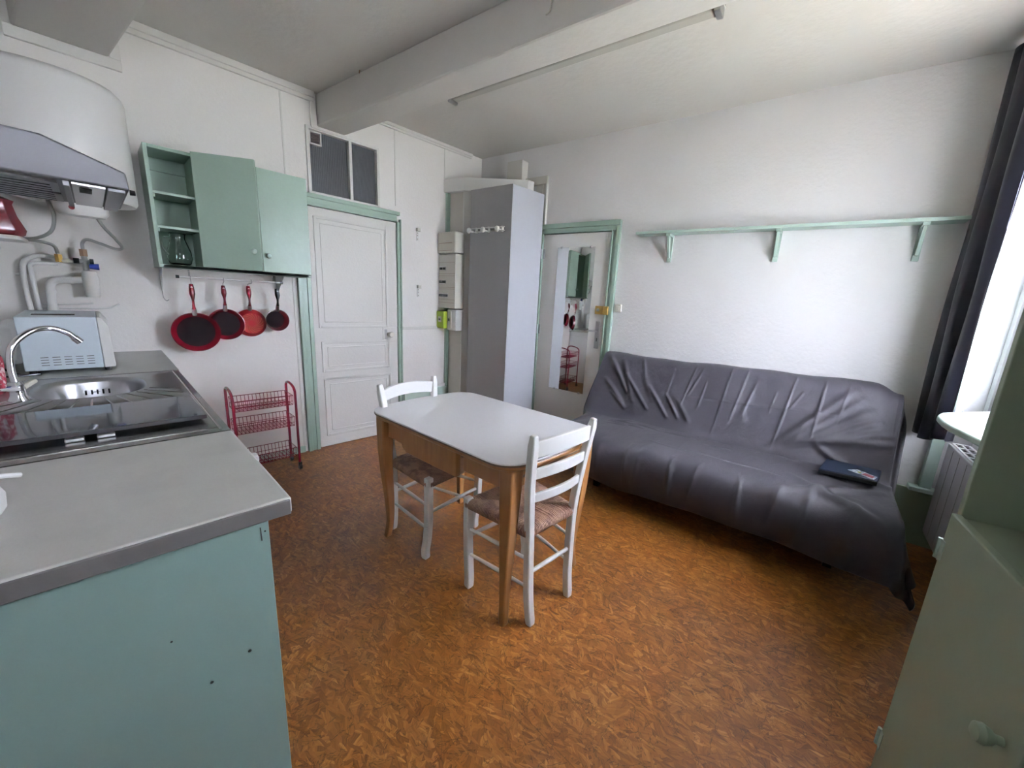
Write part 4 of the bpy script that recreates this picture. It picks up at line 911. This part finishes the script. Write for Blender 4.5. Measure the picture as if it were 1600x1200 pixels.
# ------------------------------------------------------------------ chairs
def make_chair(label, loc, rz):
    c = thing('rush_chair', label, 'chair', loc, rz)
    P = 'chairpaint'
    for s in (-1, 1):
        pts = bez([(0.0, s*0.125, 0.0), (0.018, s*0.13, 0.15), (0.026, s*0.140, 0.44), (0.014, s*0.165, 0.66), (-0.012, s*0.186, 0.872)], 5)
        rs = [0.0165]*len(pts); rs[-1] = 0.012; rs[0] = 0.0145
        MB().tube(pts, rs, 4, up=(1, 0, 0)).build('back_post', P, c, bevel=0.005, local=True, smooth=40)
        pts = bez([(0.355, s*0.187, 0.0), (0.352, s*0.187, 0.05), (0.362, s*0.184, 0.12), (0.372, s*0.184, 0.25), (0.374, s*0.186, 0.462)], 4)
        rs = [0.0175]*len(pts); rs[0] = 0.014
        MB().tube(pts, rs, 4, up=(1, 0, 0)).build('front_leg', P, c, bevel=0.005, local=True, smooth=40)
        for z, r in ((0.305, 0.0085), (0.175, 0.0085)):
            MB().tube([(0.022, s*0.132, z), (0.20, s*0.159, z), (0.368, s*0.185, z)], [r*0.8, r*1.15, r*0.8], 12).build('side_rung', P, c, local=True)
        MB().tube([(0.025, s*0.138, 0.425), (0.372, s*0.186, 0.425)], 0.0115, 10).build('seat_rail', P, c, local=True)
    MB().tube([(0.021, -0.133, 0.245), (0.021, 0, 0.245), (0.021, 0.133, 0.245)], [0.0085, 0.0105, 0.0085], 12).build('back_rung', P, c, local=True)
    MB().tube([(0.369, -0.185, 0.265), (0.369, 0, 0.265), (0.369, 0.185, 0.265)], [0.0085, 0.0115, 0.0085], 12).build('front_rung', P, c, local=True)
    MB().tube([(0.373, -0.186, 0.425), (0.373, 0.186, 0.425)], 0.0115, 10).build('seat_rail', P, c, local=True)
    MB().tube([(0.026, -0.140, 0.425), (0.026, 0.140, 0.425)], 0.0115, 10).build('seat_rail', P, c, local=True)
    # curved ladder slats
    for (zc, hh, yb, arch, xo) in ((0.808, 0.032, 0.172, 0.016, -0.004), (0.700, 0.021, 0.160, 0.012, 0.008), (0.592, 0.018, 0.148, 0.010, 0.017)):
        mb = MB(); n = 13; base = []
        for i in range(n):
            u = -1+2*i/(n-1); x = xo-0.028*(1-u*u); a = arch*(1-u*u)
            top = zc+hh+a; bot = zc-hh+a*0.7; y = u*yb
            mb.v += [Vector((x-0.0075, y, bot)), Vector((x+0.0075, y, bot)), Vector((x+0.0075, y, top)), Vector((x-0.0075, y, top))]
        for i in range(n-1):
            for j in range(4): mb.f.append((i*4+j, i*4+(j+1) % 4, (i+1)*4+(j+1) % 4, (i+1)*4+j))
        mb.f.append((0, 1, 2, 3)); mb.f.append(tuple((n-1)*4+j for j in (3, 2, 1, 0)))
        mb.build('back_slat', P, c, bevel=0.003, local=True)
    # rush seat: cords running over each rail to the diagonals
    corners = [Vector((0.030, -0.142, 0)), Vector((0.376, -0.188, 0)), Vector((0.376, 0.188, 0)), Vector((0.030, 0.142, 0))]
    cen = Vector((0.195, 0, 0)); mb = MB(); ztop = 0.452
    mb.add([corners[0]+Vector((0, 0, .425)), corners[1]+Vector((0, 0, .425)), corners[2]+Vector((0, 0, .425)), corners[3]+Vector((0, 0, .425)),
            corners[0]+Vector((0, 0, .449)), corners[1]+Vector((0, 0, .449)), corners[2]+Vector((0, 0, .449)), corners[3]+Vector((0, 0, .449))],
           [(3, 2, 1, 0), (4, 5, 6, 7), (0, 1, 5, 4), (1, 2, 6, 5), (2, 3, 7, 6), (3, 0, 4, 7)])
    rnd = random.Random(3)
    for e in range(4):
        a, b = corners[e], corners[(e+1) % 4]; m = (b-a); Ln = m.length; m.normalize(); nrm = Vector((-m.y, m.x, 0))
        if nrm.dot(cen-a) < 0: nrm = -nrm
        cnt = int(Ln/0.0078)
        for i in range(cnt):
            uu = (i+0.5)/cnt; p = a.lerp(b, uu)
            # distance to diagonal
            ln = 0.0; lim = (cen-a).dot(nrm)
            ratio = (cen-a).dot(m)/Ln
            ln = lim*(uu/ratio if uu < ratio else (1-uu)/(1-ratio))
            ln = max(ln, 0.006); j = rnd.uniform(-0.0012, 0.0012)
            dip = -0.004*min(1, ln/lim)
            q = p + nrm*ln
            pts = [p-nrm*0.004+Vector((0, 0, 0.410)), p-nrm*0.013+Vector((0, 0, 0.418)), p-nrm*0.016+Vector((0, 0, 0.433)), p-nrm*0.009+Vector((0, 0, 0.447+j)), p+nrm*min(0.012, ln*0.5)+Vector((0, 0, 0.4535+j)), q+m*j+Vector((0, 0, 0.452+dip+j))]
            mb.tube(pts, 0.0041+rnd.uniform(-.0006, .0004), 5)
    mb.build('rush_seat', 'rush', c, local=True, smooth=60)
    return c
ch1 = make_chair('white ladder-back chair with rush seat at the near end of the table', (2.533, -1.634, 0), math.radians(180-2.0))
ch2 = copy_tree(ch1); ch2.location = (1.478, -1.705, 0); ch2.rotation_euler = (0, 0, math.radians(8))
ch2['label'] = 'white ladder-back chair with rush seat tucked under the far end of the table'

# ------------------------------------------------------------------ sofa bed and throw
sb = thing('sofa_bed', 'low folding sofa bed hidden under the charcoal throw against the back wall', 'sofa', W(2.6, 0.5, 0))
def sbx(name, s0, s1, d0, d1, z0, z1, m, bev=0.03): return MB().box(s0, s1, d0, d1, z0, z1, FW).build(name, m, sb, bevel=bev, seg=3)
sbx('seat_mattress', 1.72, 3.50, 0.30, 0.86, 0.30, 0.41, 'dark', 0.04)
MB().extrude([W(1.76, 0.10, 0.46), W(1.76, 0.27, 0.46), W(1.76, 0.15, 0.84), W(1.76, 0.09, 0.84)], E2*1.66).build('back_mattress', 'dark', sb, bevel=0.03)
sbx('storage_box', 1.85, 3.42, 0.20, 0.72, 0.07, 0.30, 'dark', 0.01)
for s in (1.92, 3.35):
    for d in (0.26, 0.66): MB().box(s-0.02, s+0.02, d-0.02, d+0.02, 0.0, 0.07, FW).build('foot', 'black', sb)

def ss(a, b, x):
    x = max(0, min(1, (x-a)/(b-a))); return x*x*(3-2*x)
profp = [(0.045, 0.60), (0.05, 0.80), (0.06, 0.93), (0.10, 0.968), (0.155, 0.955), (0.20, 0.88), (0.28, 0.70), (0.345, 0.56), (0.385, 0.498), (0.43, 0.482), (0.55, 0.478), (0.70, 0.472), (0.84, 0.462), (0.915, 0.435), (0.945, 0.37), (0.945, 0.28), (0.925, 0.20), (0.91, 0.165)]
pf = []
def cat(pp, n):
    q = [(2*pp[0][0]-pp[1][0], 2*pp[0][1]-pp[1][1])]+pp+[(2*pp[-1][0]-pp[-2][0], 2*pp[-1][1]-pp[-2][1])]; out = []
    for i in range(1, len(q)-2):
        for k in range(n):
            t = k/n; out.append(tuple(0.5*((2*q[i][c])+(q[i+1][c]-q[i-1][c])*t+(2*q[i-1][c]-5*q[i][c]+4*q[i+1][c]-q[i+2][c])*t*t+(3*q[i][c]-q[i-1][c]-3*q[i+1][c]+q[i+2][c])*t**3) for c in (0, 1)))
    out.append(pp[-1]); return out
dense = cat(profp, 10)
acc = [0]
for i in range(1, len(dense)): acc.append(acc[-1]+math.hypot(dense[i][0]-dense[i-1][0], dense[i][1]-dense[i-1][1]))
LT = acc[-1]
def prf(v):
    t = v*LT
    import bisect
    i = min(len(acc)-2, max(0, bisect.bisect_right(acc, t)-1)); k = (t-acc[i])/max(1e-9, acc[i+1]-acc[i])
    return (dense[i][0]+(dense[i+1][0]-dense[i][0])*k, dense[i][1]+(dense[i+1][1]-dense[i][1])*k)
# creases: (u0,v0,u1,v1,width,height) in (s metres, arc metres)
vj = None
for i, (a, b) in enumerate(dense):
    if abs(a-0.385) < 0.006 and b < 0.52 and vj is None: vj = acc[i]
vtop = acc[[i for i, (a, b) in enumerate(dense) if b == max(q[1] for q in dense)][0]]
vf = acc[[i for i, (a, b) in enumerate(dense) if a > 0.93 and b < 0.42][0]]
rn = random.Random(11); creases = []
for (x, t0, dx, t1, wd, ht) in [(1.72, .06, .10, .20, .020, .010), (1.76, .10, .17, .34, .014, .012), (1.84, .08, .15, .40, .018, .010), (1.90, .20, .22, .44, .012, .012), (1.74, .26, .20, .46, .016, .013),
                              (2.02, .16, .12, .36, .020, .007), (2.10, .26, .18, .47, .012, .011), (2.24, .30, .12, .46, .010, .010), (1.80, .36, .14, .47, .012, .010), (2.34, .34, .10, .47, .014, .008), (2.0, .05, .05, .2, .01, .006)]:
    creases.append((x, vtop+t0, x+dx, min(vj-0.005, vtop+t1), wd, ht))
for i in range(12):                                       # ironed-in vertical creases
    x = 2.28+i*0.092+(0.03 if i % 3 else -0.02)+rn.uniform(-.04, .04); creases.append((x, vtop+0.02+rn.random()*0.15, x-0.05+rn.uniform(-.03, .03), vj-rn.random()*0.30, 0.0065, 0.0025+0.0035*rn.random()))
for i in range(6):
    x = 2.95+i*0.05; creases.append((x+0.0, vj-0.02-0.02*i, x+0.38, vtop+0.10+0.05*i, 0.022, 0.010))
for i in range(12):                                       # small wrinkles near the crease of the seat
    x = 1.75+rn.random()*1.5; y = vj+0.02+rn.random()*0.14; creases.append((x, y, x+0.12+rn.random()*0.12, y+rn.uniform(-.03, .05), 0.009, 0.006))
for i in range(10):                                       # front face
    x = 1.85+i*0.17+rn.uniform(-.05, .05); creases.append((x, vf-0.18+rn.random()*0.1, x+rn.uniform(-.06, .06), vf+0.22, 0.012+rn.random()*0.014, 0.007))
creases += [(3.10, vj+0.30, 3.52, vf+0.02, 0.03, 0.014), (3.0, vf-0.02, 3.5, vj+0.20, 0.03, 0.012), (3.2, vj-0.10, 3.56, vj+0.12, 0.02, 0.016), (2.4, vj-.26, 3.3, vj-.30, .006, .004), (2.3, vf-.25, 3.1, vf-.22, .006, .004)]
def crease(s, a):
    h = 0
    for (x0, y0, x1, y1, wd, ht) in creases:
        dx, dy = x1-x0, y1-y0; L2 = dx*dx+dy*dy; t = ((s-x0)*dx+(a-y0)*dy)/L2
        tc = max(0, min(1, t)); px, py = x0+dx*tc, y0+dy*tc; dd = math.hypot(s-px, a-py)
        if dd < wd*3: h += 1.5*ht*math.exp(-(dd/wd)**2)*(0.35+0.65*math.sin(PI*tc) if 0 <= t <= 1 else 0.35)
    return h
SL, SR = 1.665, 3.545
def throwP(u, v):
    a = v*LT
    ext_l, ext_r = 0.10, 0.33
    s = SL-ext_l + (SR-SL+ext_l+ext_r)*u
    d, z = prf(v); e = 1e-3
    d2, z2 = prf(min(1, v+e)); d1_, z1_ = prf(max(0, v-e)); tx, tz = d2-d1_, z2-z1_; L_ = math.hypot(tx, tz) or 1
    nd, nz = -tz/L_, tx/L_
    if nd*0+nz < 0 and v < 0.5: pass
    # outward normal: up / toward the room
    if (nd+nz) < 0: nd, nz = -nd, -nz
    h = crease(s, a) + 0.004*math.sin(s*7+a*5)+0.003*math.sin(s*17-a*9)
    # uneven hem
    bk = ss(vj+0.05, vtop, a)
    d += nd*h; z += nz*h
    # rising seat toward the right, sagging front
    seat = ss(vj-0.05, vj+0.05, a)*(1-ss(vf-0.05, vf+0.1, a))
    z += seat*(0.012*math.sin((s-1.6)*1.6))
    z += 0.03*ss(2.0, 3.5, s)*(1-ss(vtop, vj, a)) - 0.012
    # left edge leans in at the backrest foot
    back = 1-ss(vj-0.02, vj+0.06, a)
    if s < SL:
        q = SL-s; z -= q*0.95; s = SL-0.008-0.05*ss(vtop, vj, a)*back-0.25*q*0.2
    elif s < SL+0.14: s -= 0.055*ss(vtop, vj, a)*(1-(s-SL)/0.14)*back
    if s > SR:
        q = s-SR; ff = max(0, a-vf)
        edge = ss(0, 0.05, q)
        if a > vf-0.10:
            k = ss(vf-0.10, vf+0.10, a)
            z -= q*(0.98-0.56*k)
            d += 0.022*k*math.sin(q*20) - 0.24*k*q
            s = SR+0.015+q*(0.14+0.16*k) + 0.018*math.sin(a*26)*ss(0, .3, q)
        else:
            bkk = back
            z -= q*(0.90-0.35*bkk*(1-ss(vtop-0.1, vj, a)))
            s = SR+0.012+0.10*q*bkk+0.06*q
            d += 0.02*math.sin(q*25+a*4)
    # round shoulder at the top right
    sh_ = ss(SR-0.16, SR, s)*(1-ss(vtop+0.10, vj, a))
    z -= 0.055*sh_*sh_
    if a > vf:                                              # hem wave
        d += 0.012*math.sin(s*9+1)*ss(vf, LT, a) - 0.03*ss(vf, LT, a)*(1-ss(2.0, 3.4, s))
        z += 0.012*math.sin(s*5)*ss(vf+.1, LT, a)
    z = max(z, 0.012)
    d = max(d, 0.024)
    return W(s, d, z)
tv = MB().grid(throwP, 430, 270)
tagged(tv.build('throw_cover', 'cloth', smooth=180, solid=0.004), 'wrinkled charcoal grey throw draped over the whole sofa', 'throw')

# folder on the seat
fo = thing('document_folder', 'dark blue folder with a colourful printed picture lying on the sofa seat', 'folder', W(3.36, 0.5, 0.49))
fo.rotation_euler = (0, 0, 0)
A0, B0, C0_, D0 = W(3.225, 0.565, 0.487), W(3.485, 0.545, 0.487), W(3.515, 0.385, 0.503), W(3.262, 0.385, 0.503)
def slab(z0, z1, pts, name, m, par, bev=0.003, **k):
    mb = MB(); lo = [p+Vector((0, 0, z0)) for p in pts]; hi = [p+Vector((0, 0, z1)) for p in pts]
    mb.add(lo+hi, [(3, 2, 1, 0), (4, 5, 6, 7), (0, 1, 5, 4), (1, 2, 6, 5), (2, 3, 7, 6), (3, 0, 4, 7)]); return mb.build(name, m, par, bevel=bev, **k)
quad = [A0, B0, C0_, D0]
slab(0.0, 0.022, quad, 'back_cover', 'black', fo)
slab(0.0225, 0.028, quad, 'front_cover', 'folder', fo)
def bil(a, b): return (A0.lerp(B0, a)).lerp(D0.lerp(C0_, a), b)
def patch(a0, a1, b0, b1, z, name, m, par): return slab(z, z+0.0006, [bil(a0, b0), bil(a1, b0), bil(a1, b1), bil(a0, b1)], name, m, par, bev=0)
M['printw'] = mat('print_white', (0.6, 0.63, 0.64), 0.4, var=(60, (0.16, 0.22, 0.24), 0.45, 0.6)); M['printp'] = mat('print_pink', (0.30, 0.07, 0.08), 0.4); M['printy'] = mat('print_yellow', (0.35, 0.36, 0.03), 0.4)
pc = slab(0.0282, 0.0286, [bil(0.45, 0.42), bil(0.93, 0.04), bil(0.97, 0.34), bil(0.60, 0.62)], 'printed_picture', 'printw', fo, bev=0)
slab(0.0288, 0.0292, [bil(0.70, 0.28), bil(0.90, 0.14), bil(0.93, 0.30), bil(0.76, 0.44)], 'picture_figures', 'printp', pc, bev=0)
slab(0.0288, 0.0292, [bil(0.62, 0.38), bil(0.68, 0.34), bil(0.70, 0.42), bil(0.64, 0.46)], 'picture_spot', 'printy', pc, bev=0)

# ------------------------------------------------------------------ long shelf over the sofa
ls = thing('long_shelf', 'long pale green wall shelf on brackets above the sofa', 'shelf', W(2.75, 0.06, 1.70))
MB().box(1.792, 3.636, 0.0, 0.12, 1.905, 1.925, FW).build('board', 'greenlight', ls, bevel=0.002)
for s in (2.045, 2.765, 3.47):
    mb = MB(); mb.box(s-0.016, s+0.016, 0, 0.018, 1.705, 1.905, FW); mb.box(s-0.016, s+0.016, 0.018, 0.105, 1.887, 1.905, FW)
    mb.extrude([W(s-0.009, 0.018, 1.735), W(s-0.009, 0.036, 1.735), W(s-0.009, 0.095, 1.887), W(s-0.009, 0.07, 1.887)], E2*0.018)
    mb.build('bracket', 'greenlight', ls, bevel=0.002)

# ------------------------------------------------------------------ curtain
cu = thing('curtain', 'long black satin curtain hanging in the corner by the window', 'curtain', W(3.68, 0.15, 0.73))
def cpath(t_):
    key = [(3.72, 0.03), (3.66, 0.035), (3.642, 0.07), (3.655, 0.12), (3.700, 0.145), (3.672, 0.185), (3.64, 0.24), (3.655, 0.29), (3.690, 0.31), (3.672, 0.35), (3.668, 0.40), (3.697, 0.43), (3.702, 0.44)]
    q = cat(key, 8); x = t_*(len(q)-1); i = min(len(q)-2, int(x)); k = x-i
    return q[i][0]+(q[i+1][0]-q[i][0])*k, q[i][1]+(q[i+1][1]-q[i][1])*k
def curt(u, v):
    s, d = cpath(u); z = 0.725+v*(2.70-0.725)
    am = 0.35+0.65*(1-abs(v-0.4))
    s += 0.006*math.sin(v*9+u*14)*am; d += 0.005*math.sin(v*7+u*11)
    s -= 0.012*(v)*math.sin(u*PI)
    z += 0.055*ss(0.45, 1.0, u)*(1-v)
    return W(s, d, z)
MB().grid(curt, 140, 60).build('drape', 'curtain', cu, smooth=180, solid=0.003)
def lin(u, v):
    z = 0.775+v*(2.68-0.775); return W(3.704+0.036*u+0.005*math.sin(v*8), 0.442-0.02*u+0.006*math.sin(u*6+v*5), z)
MB().grid(lin, 12, 40).build('lining', 'lining', cu, smooth=180, solid=0.002, label='lilac grey lining showing at the inner edge')
rod = thing('curtain_rod', 'slim dark curtain rod near the ceiling over the window', 'curtain rod', W(3.69, 0.9, 2.69))
MB().tube([W(3.69, 0.02, 2.705), W(3.69, 1.75, 2.705)], 0.009, 12).build('rod', 'black', rod)
MB().box(3.69, XW3, 1.68, 1.70, 2.695, 2.715, FW).build('rod_bracket', 'black', rod)

# window board and radiator
wb = MB().prism([q[:2] for q in (W(3.590, 0.785), W(3.594, 0.735), W(3.606, 0.690), W(3.628, 0.628), W(3.925, 0.27), W(3.925, 1.44), W(3.690, 1.44), W(3.641, 1.161), W(3.595, 0.946), W(3.588, 0.86))], 0.922, 0.950)
bmod = wb.build('window_board', 'greenlight', bevel=0.007, seg=3, label='pale green window board with a rounded corner above the radiator', cat='window board')
rd = thing('radiator', 'white panel radiator with a slotted top grille under the window board', 'radiator', W(3.83, 0.75, 0.17))
MB().box(3.782, 3.80, 0.185, 1.35, 0.17, 0.715, FW).build('front_panel', 'rad', rd, bevel=0.004)
MB().box(3.86, 3.875, 0.185, 1.35, 0.17, 0.715, FW).build('rear_panel', 'rad', rd, bevel=0.004)
MB().box(3.80, 3.86, 0.185, 0.192, 0.18, 0.71, FW).build('side_cover', 'rad', rd, bevel=0.001)
mb = MB()
for d in [0.185+0.0905*i for i in range(14)]: mb.box(3.80, 3.86, d-0.011, d+0.011, 0.712, 0.719, FW)
for s in (3.794, 3.826, 3.858): mb.box(s, s+0.010, 0.185, 1.35, 0.712, 0.720, FW)
mb.build('top_grille', 'white', rd, bevel=0.001, label='bright white slotted grille')
mb = MB()
for d in (0.30, 0.42, 0.54, 0.66, 0.78, 0.90, 1.02): mb.box(3.7805, 3.782, d, d+0.003, 0.19, 0.70, FW)
mb.build('panel_grooves', 'lampbody', rd, smooth=0)
for d in (0.5, 1.0): MB().box(3.875, XW3, d, d+0.03, 0.25, 0.30, FW).build('wall_mount', 'rad', rd)

# ------------------------------------------------------------------ hutch on the right
HA = Vector((3.648, -1.466, 0)); ht = Vector((0.217, -0.976, 0)).normalized(); hn = Vector((0.976, 0.217, 0)).normalized()
hu = thing('hutch_cabinet', 'tall green dresser with open upper shelf, cut by the right edge of the picture', 'cabinet', HA+ht*0.45+hn*0.18)
def FH(v): return HA+ht*v[0]+hn*v[1]+Vector((0, 0, v[2]))
WD, DP = 0.90, 0.345
def hb(name, b, m='greenhutch', par=None, bev=0.002, **k): return MB().box(*b, FH).build(name, m, par or hu, bevel=bev, **k)
hb('side_panel', (-0.033, -0.012, -0.0, DP, 0.0, 2.05)); hb('side_panel', (WD, WD+0.02, -0.0, DP, 0.0, 2.05))
hb('back_panel', (-0.012, WD, DP-0.012, DP, 0.02, 2.05))
hb('counter_board', (-0.012, WD, 0.004, DP-0.012, 0.868, 0.892))
hb('top_board', (-0.012, WD, 0.0, DP-0.012, 2.03, 2.05))
hb('base_board', (-0.012, WD, 0.03, DP-0.012, 0.0, 0.06))
hb('upper_shelf', (-0.012, WD, 0.03, DP-0.012, 1.46, 1.48))
dl = hb('cabinet_door', (-0.010, 0.443, -0.018, 0.001, 0.045, 0.900), bev=0.003)
dr2 = hb('cabinet_door', (0.447, WD, -0.018, 0.001, 0.045, 0.900), bev=0.003)
for tpos, dd_ in ((0.393, dl), (0.497, dr2)):
    MB().lathe([(0.008, 0), (0.008, .010), (.014, .016), (.0185, .026), (.016, .036), (.007, .041), (0, .0415)], FH((tpos, -0.018, 0.642)), -hn, 24).build('knob', 'greenhutch', dd_)
for z in (0.77, 0.15):
    k = MB(); k.tube([FH((-0.014, -0.021, z)), FH((-0.014, -0.021, z+0.055))], 0.005, 8); k.box(-0.010, 0.008, -0.0195, -0.018, z, z+0.055, FH); k.build('hinge', 'greenlight', dl)
for (nn, zz) in ((0.13, 1.10), (0.10, 1.02), (0.22, 1.22)): MB().lathe([(0.0035, 0), (0.0035, .0008), (0, .0008)], FH((-0.012, nn, zz)), ht, 8).build('screw_hole', 'slot', hu)
